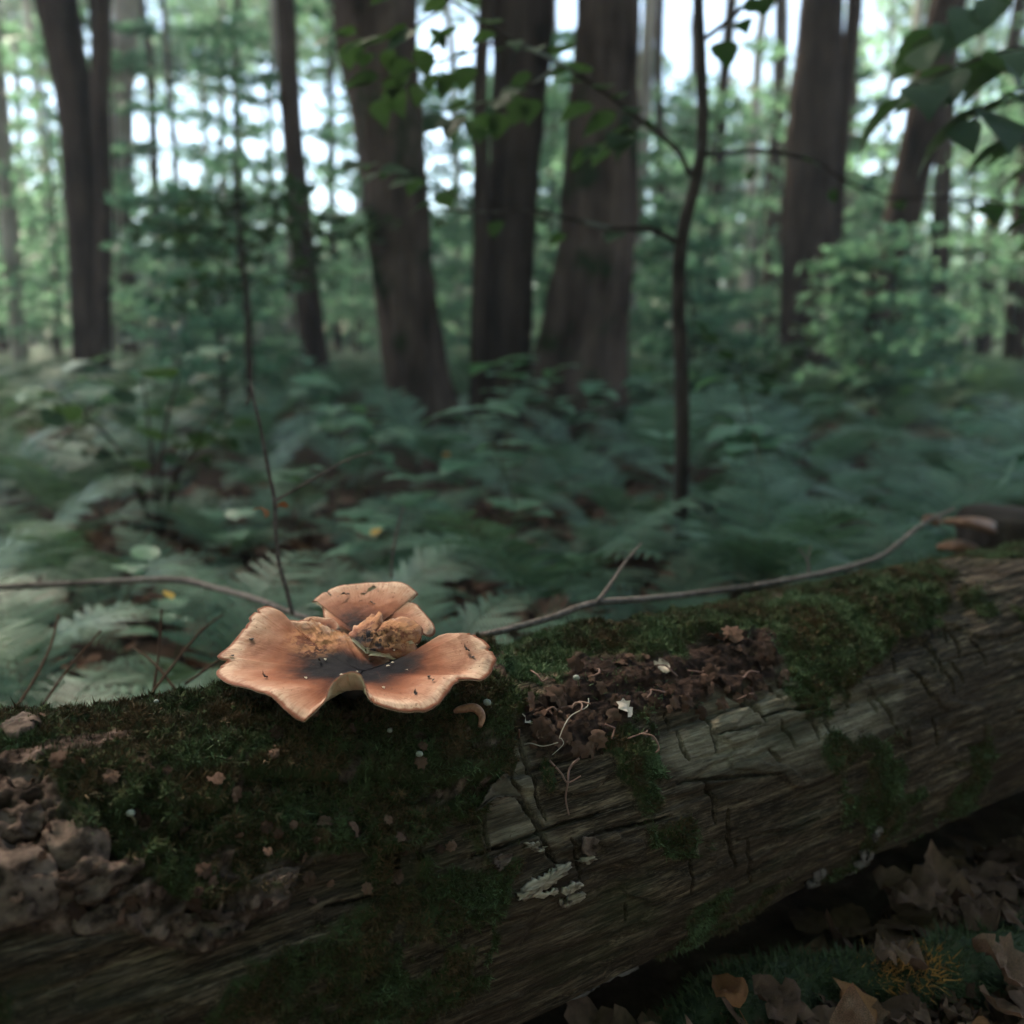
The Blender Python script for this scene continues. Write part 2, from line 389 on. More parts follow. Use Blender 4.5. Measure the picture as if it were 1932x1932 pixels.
    pale = np.zeros_like(s)
    for P in PALE_POLYS: pale = np.maximum(pale, sstep(-30, 30, poly_sd(qx, qy, P)))
    pale = np.maximum(pale, 0.6 * sstep(-12, 12, poly_sd(qx, qy, PALE2)))
    pale = np.where(far, 0, pale)
    return r, dict(moss=moss, bark=bark, humus=hum, pale=pale, grain=grain)

# ------------------------------------------------------------------ ground
def ground_h(x, y):
    p = np.stack([x, y, np.zeros_like(x)], -1)
    return 0.02 * fbm(p * 1.3, 3, 50) + 0.006 * fbm(p * 14, 3, 51) - 0.02
def make_ground():
    g = np.concatenate([-np.geomspace(70, 1.62, 30), np.arange(-1.6, 3.61, 0.02), np.geomspace(3.63, 70, 34)])
    gx = np.concatenate([-np.geomspace(70, 2.02, 30), np.arange(-2, 2.01, 0.02), np.geomspace(2.03, 70, 30)])
    X, Y = np.meshgrid(gx, g, indexing='ij'); v = np.stack([X.ravel(), Y.ravel(), ground_h(X.ravel(), Y.ravel())], -1)
    nx, ny = len(gx), len(g); i = np.arange(nx - 1)[:, None] * ny + np.arange(ny - 1)[None]
    f = np.stack([i, i + ny, i + ny + 1, i + 1], -1).reshape(-1, 4)
    m = NT('forest_floor'); c = m.coord()
    n1 = m.noise(c, 30, 6, 0.65); n2 = m.noise(c, 3, 4)
    col = m.ramp(n1, [(0.3, (0.018, 0.011, 0.008)), (0.55, (0.05, 0.03, 0.022)), (0.75, (0.10, 0.065, 0.048))])
    col = m.mix(m.ramp(n2, [(0.5, 0), (0.7, 0.6)]), col, (0.03, 0.04, 0.02))
    mat = m.done(m.bsdf(col, 0.9, m.bump(n1, 0.7, 0.01), 0.03))
    o = obj('ground', mesh_np('ground', v, f, mat)); o['kind'] = 'structure'
    return o
make_ground()

# ------------------------------------------------------------------ fallen log
def log_material():
    m = NT('log_surface')
    g = m.noise(m.coord((15, 190, 190)), 1.0, 7, 0.68); g2 = m.noise(m.coord((75, 800, 800)), 1.0, 5, 0.65)
    b = m.noise(m.coord((6, 12, 12)), 1.0, 4)
    wood = m.ramp(g, [(0.36, (0.009, 0.006, 0.004)), (0.5, (0.054, 0.036, 0.024)), (0.6, (0.135, 0.093, 0.062)), (0.72, (0.25, 0.185, 0.125))])
    g3 = m.noise(m.coord((90, 1500, 1500)), 1.0, 3, 0.6)
    wood = m.mix(m.ramp(g2, [(0.42, 0.0), (0.60, 0.85)]), wood, (0.011, 0.008, 0.006))
    wood = m.mix(m.ramp(g3, [(0.55, 0.0), (0.68, 0.55)]), wood, (0.15, 0.118, 0.088))
    wood = m.mix(m.ramp(b, [(0.42, 0.0), (0.66, 0.7)]), wood, (0.026, 0.016, 0.011))
    palew = m.ramp(m.math('ADD', m.math('MULTIPLY', g, .55), m.math('MULTIPLY', g2, .45)), [(0.36, (0.05, 0.038, 0.026)), (0.5, (0.15, 0.122, 0.088)), (0.66, (0.31, 0.265, 0.20))])
    pf = m.math('MULTIPLY', m.attr('pale'), m.ramp(m.noise(m.coord((14, 60, 60)), 1.0, 4), [(0.35, 0.25), (0.6, 1.0)]))
    wood = m.mix(pf, wood, palew)
    gl = m.noise(m.coord((10, 22, 22)), 1.0, 5); wood = m.mix(m.ramp(gl, [(0.55, 0.0), (0.75, 0.55)]), wood, (0.022, 0.026, 0.012))
    bn = m.noise(m.coord((1, 1, 1)), 70, 6, 0.65); bn2 = m.noise(m.coord((1, 1, 1)), 16, 3)
    bark = m.ramp(bn, [(0.36, (0.012, 0.007, 0.0055)), (0.5, (0.05, 0.03, 0.023)), (0.64, (0.15, 0.095, 0.077))])
    bark = m.mix(m.ramp(bn2, [(0.45, 0), (0.7, 0.6)]), bark, (0.07, 0.048, 0.04))
    col = m.mix(m.attr('bark'), wood, bark)
    hn = m.noise(m.coord(), 160, 5); hum = m.ramp(hn, [(0.35, (0.012, 0.007, 0.006)), (0.6, (0.04, 0.022, 0.017)), (0.8, (0.09, 0.05, 0.038))])
    col = m.mix(m.attr('humus'), col, hum)
    mn = m.noise(m.coord(), 60, 4); mo = m.ramp(mn, [(0.35, (0.018, 0.026, 0.010)), (0.55, (0.028, 0.038, 0.014)), (0.68, (0.045, 0.028, 0.014))])
    mf = m.ramp(m.attr('moss'), [(0.2, 0.0), (0.6, 0.95)])
    col = m.mix(mf, col, mo)
    h = m.math('ADD', m.math('MULTIPLY', g, 0.6), m.math('ADD', m.math('MULTIPLY', g2, 0.5), m.math('MULTIPLY', m.noise(m.coord(), 300, 4), 0.5)))
    return m.done(m.bsdf(col, 0.82, m.bump(h, 0.9, 0.0026), 0.05))
M_LOG = log_material()

log = empty('fallen_log', LO, LOG_RZ)
tag(log, 'long rotting fallen log with mossy bark and cracked bare wood', 'log')
def dense_s():
    s = [-1.2]
    while s[-1] < 2.6:
        x = s[-1]
        d = 0.02 if (x < -0.16 or x > 1.25) else 0.00105 * (1 + max(0, x - 0.35) * 1.3)
        s.append(x + d)
    return np.array(s)
S = dense_s()
TH = np.concatenate([np.arange(-54, 122, 0.46), np.arange(122, 306, 4.0)]) * math.pi / 180
SS, TT = np.meshgrid(S, TH, indexing='ij')
LR, LAT = log_layers(SS.ravel(), TT.ravel())
LP = lpt(SS.ravel(), TT.ravel(), LR)
ns_, nth = len(S), len(TH)
i_ = np.arange(ns_ - 1)[:, None] * nth; j_ = np.arange(nth)[None]; k_ = (j_ + 1) % nth
LF = np.stack([i_ + j_, i_ + nth + j_, i_ + nth + k_, i_ + k_], -1).reshape(-1, 4)
endv = np.array([[S[0] + 0.01, 0, R0], [S[-1] - 0.01, 0, R0]]); b0 = len(LP); jj = np.arange(nth); kk = (jj + 1) % nth
ends = np.vstack([np.stack([np.full(nth, b0), jj, kk], -1), np.stack([np.full(nth, b0 + 1), (ns_ - 1) * nth + kk, (ns_ - 1) * nth + jj], -1)])
body = obj('trunk', mesh_np('log_trunk', np.vstack([LP, endv]), [LF, ends], M_LOG, True,
                            {k: np.concatenate([a, [0, 0]]) for k, a in LAT.items()}), log)
G = LP.reshape(ns_, nth, 3)
GN = np.cross(np.gradient(G, axis=1), np.gradient(G, axis=0)); GN /= np.linalg.norm(GN, axis=-1)[..., None] + 1e-12
if (GN * (G - np.array([0, 0, R0]) * 1.0))[ns_ // 2, 100, 1:].sum() < 0: GN = -GN
def grid_at(s, th):
    """nearest grid point of the log surface -> position, normal (log frame)"""
    a = np.clip(np.searchsorted(S, s), 0, ns_ - 1); b = np.clip(np.searchsorted(TH, th), 0, nth - 1)
    return G[a, b], GN[a, b]
def on_log(x, y, lift=0.0):
    s, t = px_to_log(np.array([float(x)]), np.array([float(y)]), R0 + 0.006); p, n = grid_at(s[0], t[0])
    return l2w(p + n * lift), (n[0] * LU + n[1] * LN + n[2] * LZ), (s[0], t[0])

# moss: uncountable tiny blades
def make_moss(N=330000):
    mo = LAT['moss'].reshape(ns_, nth); sm = (SS > -0.12) & (SS < 1.15) & (TT < math.radians(119)) & (TT > math.radians(-50))
    pr = np.where(sm, mo ** 1.5, 0) * np.gradient(SS, axis=0)
    pr = pr / (0.5 + np.abs(SS - 0.2)); cl = fbm(LP * 110, 2, 41).reshape(ns_, nth); pr = pr * (0.35 + sstep(-0.3, 0.3, cl))
    idx = RNG.choice(pr.size, N, p=(pr / pr.sum()).ravel())
    p = LP[idx] + RNG.normal(0, 0.0006, (N, 3)); n = GN.reshape(-1, 3)[idx]
    long = RNG.random(N) < 0.06
    L = RNG.uniform(0.0016, 0.0038, N) * np.where(long, 1.9, 1.0)
    d = n * 0.9 + RNG.normal(0, 0.55, (N, 3)) + np.array([0, -0.1, 0.15]) - np.where(long, 0.35, 0)[:, None] * n; d /= np.linalg.norm(d, axis=1)[:, None]
    sd_ = np.cross(d, RNG.normal(0, 1, (N, 3))); sd_ /= np.linalg.norm(sd_, axis=1)[:, None]
    wd = RNG.uniform(0.00028, 0.0006, N)[:, None]
    bend = RNG.normal(0, 0.25, (N, 3))
    v = np.stack([p - n * 0.0008 - sd_ * wd, p - n * 0.0008 + sd_ * wd, p + (d + bend) * L[:, None]], 1).reshape(-1, 3)
    f = np.arange(3 * N).reshape(-1, 3)
    _, hx, hy = 0, *w2px(l2w(p)); greener = np.exp(-(((hx - 1020) / 110) ** 2 + ((hy - 1275) / 55) ** 2)) + .7 * np.exp(-(((hx - 1190) / 70) ** 2 + ((hy - 1430) / 60) ** 2)) + .6 * np.exp(-(((hx - 90) / 70) ** 2 + ((hy - 1400) / 25) ** 2))  # three spots where the moss colour shifts to a paler green
    hue = np.clip(0.5 - .45 * greener + 0.9 * fbm(p * 35, 3, 43) + RNG.normal(0, 0.16, N) - 0.1 * long + 0.13 * (p[:, 0] < .38), 0, 1)
    m = NT('moss_green'); a = m.attr('rnd')
    col = m.ramp(a, [(0.0, (0.095, 0.135, 0.068)), (0.3, (0.052, 0.070, 0.028)), (0.5, (0.032, 0.036, 0.014)), (0.7, (0.042, 0.029, 0.014)), (1.0, (0.09, 0.052, 0.026))])
    mat = m.done(m.bsdf(col, 0.7, None, 0.12))
    o = obj('moss', mesh_np('moss', v, f, mat, False, {'rnd': np.repeat(hue, 3)}), None)
    o.location = LO; o.rotation_euler = (0, 0, LOG_RZ)
    tag(o, 'dark green moss matted over the fallen log', 'moss', kind='stuff')
make_moss()

def patch(name, poly, lift, thick, mat, parent, curl=0.0, seed=0, rings=7, rough=0.0015, edge=6, nper=6, jit=3.0):
    """irregular plate lying on the log, outlined on its surface"""
    rg = np.random.default_rng(seed); P = catmull(np.asarray(poly, float), nper, True); P = P + rg.normal(0, jit, P.shape)
    s, t = px_to_log(P[:, 0], P[:, 1]); c = np.array([s.mean(), t.mean()]); n = len(P)
    tt = np.linspace(0.0, 1, rings)[1:]
    q = c + (np.stack([s, t], -1)[None] - c) * tt[:, None, None]
    q = np.concatenate([c[None], q.reshape(-1, 2)])
    rad = np.concatenate([[0], np.repeat(tt, n)])
    g, _ = grid_at_many(q[:, 0], q[:, 1])
    base = np.hypot(g[:, 1], g[:, 2] - R0)
    base = base.mean() * 0.65 + base * 0.35
    nz = fbm(np.stack([q[:, 0] * 40, q[:, 1] * 14, q[:, 0] * 0 + seed], -1), 3, seed)
    top = base + lift + nz * rough * 2 + curl * rad ** 2 + fbm(np.stack([q[:, 0] * 260, q[:, 1] * 40, q[:, 0] * 0], -1), 3, seed + 1) * rough
    vt = lpt(q[:, 0], q[:, 1], top); vb = lpt(q[:, 0], q[:, 1], top - thick * (1.05 - 0.25 * rad))
    N = len(q); fans = []; quads = []
    j = np.arange(n); k = (j + 1) % n
    fans.append(np.stack([np.zeros(n, int), 1 + j, 1 + k], -1)); fans.append(np.stack([np.full(n, N), N + 1 + k, N + 1 + j], -1))
    for r_ in range(rings - 2):
        a = 1 + r_ * n; b = a + n
        quads.append(np.stack([a + j, b + j, b + k, a + k], -1)); quads.append(np.stack([N + a + k, N + b + k, N + b + j, N + a + j], -1))
    a = 1 + (rings - 2) * n; quads.append(np.stack([a + j, N + a + j, N + a + k, a + k], -1))
    v = np.vstack([vt, vb]); z = np.zeros(len(v))
    return obj(name, mesh_np(name, v, [np.vstack(quads), np.vstack(fans)], mat, True, {'rnd': z + rg.random()}), parent)
def grid_at_many(s, th):
    a = np.clip(np.searchsorted(S, s), 0, ns_ - 1); b = np.clip(np.searchsorted(TH, th), 0, nth - 1); return G[a, b], GN[a, b]

def chip_mat(name, ca, cb, sc=(20, 260, 260)):
    m = NT(name); g = m.noise(m.coord(sc), 1.0, 5, 0.6); col = m.ramp(g, [(0.35, ca), (0.65, cb)])
    return m.done(m.bsdf(col, 0.8, m.bump(g, 0.8, 0.0014), 0.05))
M_PLATE = chip_mat('bark_plate_brown', (0.015, 0.009, 0.007), (0.15, 0.10, 0.08), (70, 90, 90))
M_PLATEG = chip_mat('peeled_bark_grey', (0.04, 0.029, 0.021), (0.10, 0.077, 0.058), (30, 160, 160))
M_PALE = chip_mat('splintered_wood_pale', (0.07, 0.05, 0.034), (0.36, 0.295, 0.23))
M_GREYW = chip_mat('weathered_wood_grey', (0.05, 0.04, 0.037), (0.15, 0.125, 0.115))
bplates = [[(-60, 1560), (70, 1548), (82, 1580), (40, 1602), (-60, 1610)], [(85, 1590), (160, 1572), (205, 1600), (185, 1660), (110, 1655)],
           [(-50, 1630), (60, 1620), (110, 1668), (90, 1735), (-50, 1760)], [(135, 1740), (190, 1712), (232, 1722), (215, 1752), (150, 1765)],
           [(140, 1690), (250, 1636), (262, 1652), (170, 1712)], [(310, 1742), (360, 1722), (372, 1748), (330, 1762)],
           [(345, 1745), (430, 1735), (452, 1752), (410, 1772), (352, 1772)], [(15, 1478), (60, 1452), (92, 1486), (50, 1512), (20, 1505)],
           [(0, 1420), (60, 1400), (82, 1416), (30, 1440)], [(470, 1662), (548, 1638), (556, 1652), (520, 1690), (466, 1690)]]
for k, P in enumerate(bplates): patch('bark_plate', P, 0.0025 + 0.001 * (k % 3), 0.008, M_PLATE, log, -0.002, 60 + k, rough=0.0013, jit=2)
patch('peeled_bark', c3([(790, 775), (850, 690), (900, 620), (965, 585), (985, 640), (1030, 690), (950, 695), (880, 715), (830, 750)]), 0.006, 0.0022, M_PLATEG, log, 0.004, 80, rough=0.0008, jit=1.2)
sp = [c3([(1040, 1215), (1080, 1150), (1180, 1105), (1290, 1040), (1330, 1060), (1250, 1130), (1160, 1190), (1080, 1225)]),
      c3([(1110, 1200), (1190, 1180), (1250, 1160), (1240, 1190), (1180, 1215)]), c3([(1110, 935), (1170, 920), (1180, 945), (1120, 955)]),
      c3([(1150, 960), (1210, 945), (1220, 962), (1165, 975)]), c3([(1400, 1010), (1460, 995), (1470, 1020), (1410, 1035)]),
      c3([(1290, 1160), (1370, 1130), (1395, 1155), (1320, 1190)]), c3([(1290, 1250), (1390, 1190), (1420, 1215), (1330, 1275)])]
for k, P in enumerate(sp): patch('wood_splinter', P, 0.0045 - 0.0012 * (k > 0), 0.004, M_PALE, log, -0.001, 90 + k, rough=0.0016, jit=2.5)
gw = [c3([(1560, 1790), (1640, 1720), (1730, 1670), (1750, 1710), (1660, 1790), (1580, 1830)]), c3([(1330, 1890), (1460, 1810), (1540, 1790), (1500, 1850), (1380, 1935)]),
      c4([(330, 1440), (420, 1370), (430, 1410), (350, 1460)]), c4([(150, 1570), (230, 1505), (240, 1540), (170, 1590)]), c4([(930, 1090), (1010, 1000), (1075, 930), (1060, 990), (980, 1070)]),
      c4([(1060, 860), (1110, 820), (1120, 850), (1075, 890)]), c4([(740, 1170), (820, 1090), (830, 1110), (760, 1180)])]
for k, P in enumerate(gw): patch('wood_splinter', P, 0.004, 0.004, M_GREYW, log, -0.001, 110 + k, rough=0.0018, jit=3)
rs = [c3([(920, 1020), (960, 990), (1020, 985), (980, 1040), (925, 1075)]), c3([(1400, 900), (1470, 900), (1480, 980), (1410, 985)])]
for k, P in enumerate(rs): patch('bark_plate', P, 0.003, 0.003, M_PLATE, log, 0.002, 120 + k, rough=0.001, jit=2)

# ------------------------------------------------------------------ the big polypore
MY = 0.55
def mpt(cx, cyy, dy): return at((400 + cx * .33126) * .94336, (1120 + cyy * .33126) * .94336, MY + dy)
def mush_mat():
    m = NT('polypore_flesh'); t = m.attr('t'); c = m.coord()
    n1 = m.noise(c, 45, 5, 0.6); n2 = m.noise(c, 150, 5, 0.65); n3 = m.noise(c, 18, 3)
    tw = m.math('ADD', t, m.math('MULTIPLY', m.math('SUBTRACT', n1, 0.5), 0.5))
    tw = m.math('ADD', tw, m.math('MULTIPLY', m.math('SUBTRACT', n3, 0.5), 0.25))
    top = m.ramp(tw, [(0.0, (0.006, 0.005, 0.008)), (0.31, (0.008, 0.006, 0.008)), (0.42, (0.035, 0.011, 0.008)), (0.54, (0.12, 0.038, 0.021)),
                      (0.66, (0.22, 0.076, 0.042)), (0.84, (0.36, 0.178, 0.118)), (0.98, (0.52, 0.34, 0.245))])
    top = m.mix(m.math('MULTIPLY', m.ramp(n2, [(0.5, 0), (0.72, 0.45)]), m.ramp(tw, [(.45, 0), (.6, 1)])), top, (0.20, 0.085, 0.05))
    top = m.mix(m.math('MULTIPLY', m.attr('scab'), m.ramp(m.noise(c, 130, 5, 0.7), [(0.45, 0.0), (0.53, 1.0)])), top, (0.42, 0.19, 0.095))
    top = m.mix(m.math('MULTIPLY', m.attr('scab'), m.ramp(m.noise(c, 60, 5, 0.7), [(0.52, 0.0), (0.62, 0.9)])), top, (0.06, 0.024, 0.014))
    cx = m.n('ShaderNodeCombineXYZ'); m.l(m.math('MULTIPLY', m.attr('ph'), 5.0), cx.inputs[0]); m.l(m.math('MULTIPLY', t, 3.0), cx.inputs[1])
    fib = m.noise(cx.outputs[0], 1.6, 5, 0.65)
    top = m.mix(m.math('MULTIPLY', m.ramp(fib, [(.48, 0), (.66, .55)]), m.ramp(t, [(.4, 0), (.6, 1)])), top, (0.21, 0.075, 0.042))
    spot = m.ramp(m.noise(c, 420, 2, .5), [(.66, 0), (.70, .8)]); top = m.mix(m.math('MULTIPLY', spot, m.ramp(n3, [(.45, 0), (.55, 1)])), top, (0.09, 0.035, 0.022))
    damp = m.ramp(m.noise(c, 28, 5, .7, .6), [(.56, 0), (.66, .5)]); top = m.mix(damp, top, (0.15, 0.05, 0.03))
    rim = m.ramp(m.math('ADD', m.attr('rim'), m.math('MULTIPLY', m.math('SUBTRACT', n2, 0.5), 0.5)), [(0.55, 0.0), (0.85, 1.0)])
    top = m.mix(rim, top, (0.17, 0.055, 0.032))
    und = m.ramp(n2, [(0.3, (0.42, 0.31, 0.20)), (0.7, (0.58, 0.45, 0.31))])
    col = m.mix(m.attr('und'), top, und)
    b = m.n('ShaderNodeBsdfPrincipled'); m.l(col, b.inputs['Base Color'])
    m.l(m.ramp(n1, [(0.3, 0.55), (0.7, 0.75)]), b.inputs['Roughness']); b.inputs['Specular IOR Level'].default_value = 0.07
    b.inputs['Subsurface Weight'].default_value = 0.06; b.inputs['Subsurface Radius'].default_value = (1, 0.45, 0.25); b.inputs['Subsurface Scale'].default_value = 0.004
    h = m.math('ADD', m.math('ADD', m.math('MULTIPLY', n2, 0.6), n1), m.math('MULTIPLY', fib, .6)); m.l(m.bump(h, 0.5, 0.0018), b.inputs['Normal'])
    return m.done(b.outputs[0])
M_MUSH = mush_mat()
mush = empty('polypore_mushroom', mpt(1000, 760, 0)); ML = np.array(mush.location)
tag(mush, 'large tan and black-centred wavy funnel mushroom growing on the mossy log', 'mushroom')

def lobe(name, K, rim, nper=12, nt_=56, closed=True, th0=0.0045, th1=0.0016, seed=0, torn=(), t0=0.0, scab=None, hole=None, bulge=0.0, tmul=1.0, noise_amp=0.0013):
    """funnel surface from K out to a rim given as (x, y, depth, profile power)"""
    R = np.array([[*mpt(a, b, c), p, tw] for a, b, c, p, tw in rim]); R = catmull(R, nper, closed); n = len(R)
    rp = R[:, :3]; pw = np.maximum(R[:, 3], 1.0); torn_ = np.clip(R[:, 4], 0, 1)
    ph = np.arange(n) / nper
    jag = fbm(np.stack([ph * 3.1, ph * 0, ph * 0 + seed], -1), 3, seed) ; jag2 = fbm(np.stack([ph * 0.9, ph * 0 + 4, ph * 0 + seed], -1), 2, seed + 5)
    scale = 1 + 0.014 * jag2 + 0.008 * fbm(np.stack([ph * 2.3, ph * 0 + 9, ph * 0 + seed], -1), 3, seed + 6) + torn_ * 0.10 * jag - 0.03 * sstep(.45, .7, fbm(np.stack([ph * 1.7, ph * 0 + 2, ph * 0 + seed], -1), 2, seed + 8))
    t = np.linspace(t0, 1, nt_); T = t[:, None]
    K = np.asarray(K)
    tt = T * scale[None]
    hx = K[:2] + (rp[None, :, :2] - K[:2]) * tt[..., None]
    z = K[2] + (rp[None, :, 2] - K[2]) * T ** pw[None] * scale[None]
    edge = sstep(0.9, 1.0, T)
    z = z - 0.0022 * edge ** 2 * (1 - torn_[None])
    top = np.concatenate([hx, z[..., None]], -1)
    flat = top.reshape(-1, 3)
    d = noise_amp * fbm(flat * 48, 3, seed + 2) + 0.0004 * fbm(flat * 210, 3, seed + 3) + bulge * np.repeat(np.sin(t * np.pi)[:, None], n, 1).ravel()
    if scab is not None:
        sx, sy, sr = scab; px, py = w2px(flat); px = (px / .94336 - 400) / .33126; py = (py / .94336 - 1120) / .33126
        sc_ = np.clip(1.3 - np.hypot((px - sx) / sr, (py - sy) / (sr * .55)), 0, 1)
        d = d + sc_ * 0.0018 * fbm(flat * 260, 3, seed + 9)
    else: sc_ = np.zeros(len(flat))
    def nrm(q):
        du = np.gradient(q, axis=0)
        dv = (np.roll(q, -1, 1) - np.roll(q, 1, 1)) if closed else np.gradient(q, axis=1)
        m = np.cross(du, dv); l = np.linalg.norm(m, axis=-1); m = m / (l[..., None] + 1e-15); m[l < 1e-13] = (0, 0, 1)
        return m
    N = nrm(top); sgn = np.sign((N[nt_ // 2:, :, 2]).mean()) or 1; N = N * sgn
    top = top + N * d.reshape(nt_, n, 1); N = nrm(top) * sgn
    thick = th0 + (th1 - th0) * T ** 0.7
    bot = top - np.array([0, 0, 1.0]) * thick[..., None] * np.ones((1, n, 1)) - N * np.clip(1 - np.abs(N[..., 2:3]) * 2, 0, 1) * thick[..., None] * .6
    if closed and t0 == 0: bot[0] = bot[1].mean(0)
    mid = 0.5 * (top[-1] + bot[-1]) + (top[-1] - top[-2]) / (np.linalg.norm(top[-1] - top[-2], axis=-1)[:, None] + 1e-9) * th1 * 0.45
    rows = np.concatenate([top, mid[None], bot[::-1]], 0); m_ = len(rows)
    i = np.arange(m_ - 1)[:, None] * n; cols = n if closed else n - 1; j = np.arange(cols)[None]; k = (j + 1) % n
    f = np.stack([i + j, i + n + j, i + n + k, i + k], -1)
    keep = np.ones(f.shape[:2], bool)
    if hole is not None:
        px, py = w2px(rows); px = (px / .94336 - 400) / .33126; py = (py / .94336 - 1120) / .33126
        jx = 6 * fbm(rows.reshape(-1, 3) * 500, 2, 77).reshape(px.shape)
        hid = poly_sd((px + jx).ravel(), (py + jx).ravel(), hole).reshape(px.shape) > 0
        # the hole goes through both sheets at the same grid cells
        ht = hid[:nt_]; hall = np.zeros_like(hid); hall[:nt_] = ht; hall[nt_ + 1:] = ht[::-1]
        keep = ~hall[:-1][:, j.ravel()]
    f = f[keep].reshape(-1, 4)
    if sgn > 0: f = f[:, ::-1]
    tv = np.concatenate([np.repeat(T * tmul, n, 1).ravel(), np.full(n, 1.0), np.repeat(T[::-1], n, 1).ravel()])
    und = np.concatenate([np.zeros(nt_ * n), np.full(n, 0.15), np.ones(nt_ * n)])
    rimv = np.concatenate([np.repeat(sstep(0.93, 1.0, T), n, 1).ravel() * 0.9, np.full(n, 1.0), np.zeros(nt_ * n)])
    scv = np.concatenate([sc_ + np.tile(torn_, nt_) * np.repeat(sstep(.55, 1, t), n), np.tile(torn_, 1), np.zeros(nt_ * n)])
    return obj(name, mesh_np(name, rows.reshape(-1, 3) - ML, f, M_MUSH, True, {'t': tv, 'ph': np.tile(ph, len(tv) // n), 'und': und, 'rim': rimv, 'scab': np.clip(scv, 0, 1)}), mush)

main_rim = [  # crop x, y, depth offset, profile power, torn
    (615, 940, -.066, 2.0, 0), (520, 868, -.060, 1.8, 0), (440, 800, -.052, 1.7, 0), (330, 758, -.042, 1.6, 0), (215, 722, -.030, 1.5, 0), (130, 692, -.016, 1.5, 0),
    (96, 655, -.004, 1.5, 0), (140, 602, .004, 1.5, .2), (168, 588, .006, 1.5, .2), (116, 558, .012, 1.5, 0), (180, 488, .022, 1.5, 0), (260, 398, .032, 1.5, 0),
    (322, 312, .042, 1.6, 0), (360, 272, .048, 1.7, 0), (425, 264, .050, 1.8, 0), (478, 290, .049, 1.9, 0), (505, 338, .046, 1.9, 0), (600, 346, .043, 1.8, .2),
    (690, 352, .040, 1.8, .8), (760, 392, .036, 1.7, 1), (850, 425, .030, 1.7, 1), (930, 478, .026, 1.8, 1), (1040, 505, .024, 2.0, 1), (1130, 565, .022, 2.0, .6),
    (1165, 608, .018, 1.6, .2), (1280, 572, .018, 1.5, .1), (1395, 532, .021, 1.5, .1), (1436, 470, .025, 1.5, 0), (1490, 436, .028, 1.6, 0), (1560, 422, .029, 1.6, 0),
    (1640, 422, .027, 1.6, 0), (1720, 462, .021, 1.6, 0), (1772, 530, .013, 1.6, 0), (1784, 592, .004, 1.6, 0), (1752, 658, -.004, 1.6, 0), (1700, 698, -.014, 1.7, 0),
    (1605, 690, -.022, 1.7, 0), (1540, 712, -.032, 1.8, 0), (1490, 775, -.042, 1.8, 0), (1450, 830, -.050, 1.8, 0), (1380, 870, -.056, 1.8, 0), (1290, 885, -.060, 1.8, 0),
    (1190, 878, -.062, 1.9, 0), (1100, 852, -.062, 2.2, 0), (1045, 822, -.060, 2.8, 0), (1018, 785, -.057, 4, 0), (1002, 725, -.053, 5.5, 0), (975, 672, -.050, 6, 0),
    (930, 652, -.049, 6, 0), (875, 662, -.050, 6, 0), (815, 700, -.053, 5, 0), (775, 755, -.057, 3.6, 0), (755, 815, -.061, 2.6, 0), (700, 878, -.064, 2.2, 0), (655, 918, -.066, 2.0, 0)]
lobe('cap', mpt(985, 668, -.004), main_rim, 12, 72, True, seed=3, scab=(690, 480, 170))
rear_rim = [(890, 452, .050, 1, .3), (830, 405, .056, 1.2, .2), (752, 338, .068, 1.3, .3), (738, 300, .076, 1.3, .6), (748, 272, .080, 1.3, .8), (706, 244, .086, 1.3, .6), (684, 224, .089, 1.3, 0),
            (745, 176, .094, 1.3, 0), (850, 136, .098, 1.3, 0), (960, 124, .100, 1.3, 0), (1080, 121, .100, 1.3, 0), (1190, 114, .098, 1.3, 0), (1262, 132, .094, 1.3, 0),
            (1312, 178, .088, 1.3, 0), (1292, 214, .084, 1.3, .2), (1256, 236, .080, 1.2, .3), (1296, 240, .080, 1.3, .3), (1350, 292, .072, 1.4, 0), (1400, 358, .062, 1.5, 0), (1413, 402, .055, 1.6, 0),
            (1392, 436, .050, 1.6, 0), (1330, 420, .046, 1.4, 0), (1240, 450, .042, 1.2, 0)]
lobe('rear_cap', mpt(985, 452, .040), rear_rim, 12, 60, False, seed=8, t0=0.04,
     hole=[(958, 208), (1000, 198), (1010, 172), (1040, 158), (1062, 165), (1050, 182), (1020, 192), (985, 214)])
flap_rim = [(892, 452, .036, 1.2, 1), (940, 408, .038, 1.2, 1), (1000, 362, .040, 1.2, 1), (1055, 330, .040, 1.2, 1), (1086, 322, .038, 1.2, 1), (1112, 368, .034, 1.2, .8), (1180, 352, .036, 1.2, .5), (1246, 340, .038, 1.2, .4),
            (1315, 376, .036, 1.2, .4), (1340, 440, .032, 1.2, .3), (1312, 492, .028, 1.2, .3), (1296, 562, .022, 1.2, .2), (1200, 578, .016, 1.2, .3), (1130, 570, .014, 1.2, .6)]
lobe('torn_flap', mpt(1010, 545, .012), flap_rim, 12, 44, False, 0.004, 0.002, seed=14, t0=0.05, scab=(1180, 470, 190), bulge=0.004, tmul=0.9, noise_amp=0.003)
side_rim = [(640, 400, .048, 1.2, 0), (618, 352, .052, 1.2, .1), (665, 332, .056, 1.2, .1), (740, 336, .058, 1.2, 0), (800, 342, .056, 1.2, 0), (836, 376, .052, 1.2, 0), (838, 410, .048, 1.2, 0), (800, 440, .044, 1.2, 0)]
lobe('small_lobe', mpt(740, 440, .042), side_rim, 10, 24, False, 0.003, 0.0015, seed=21, t0=0.03)
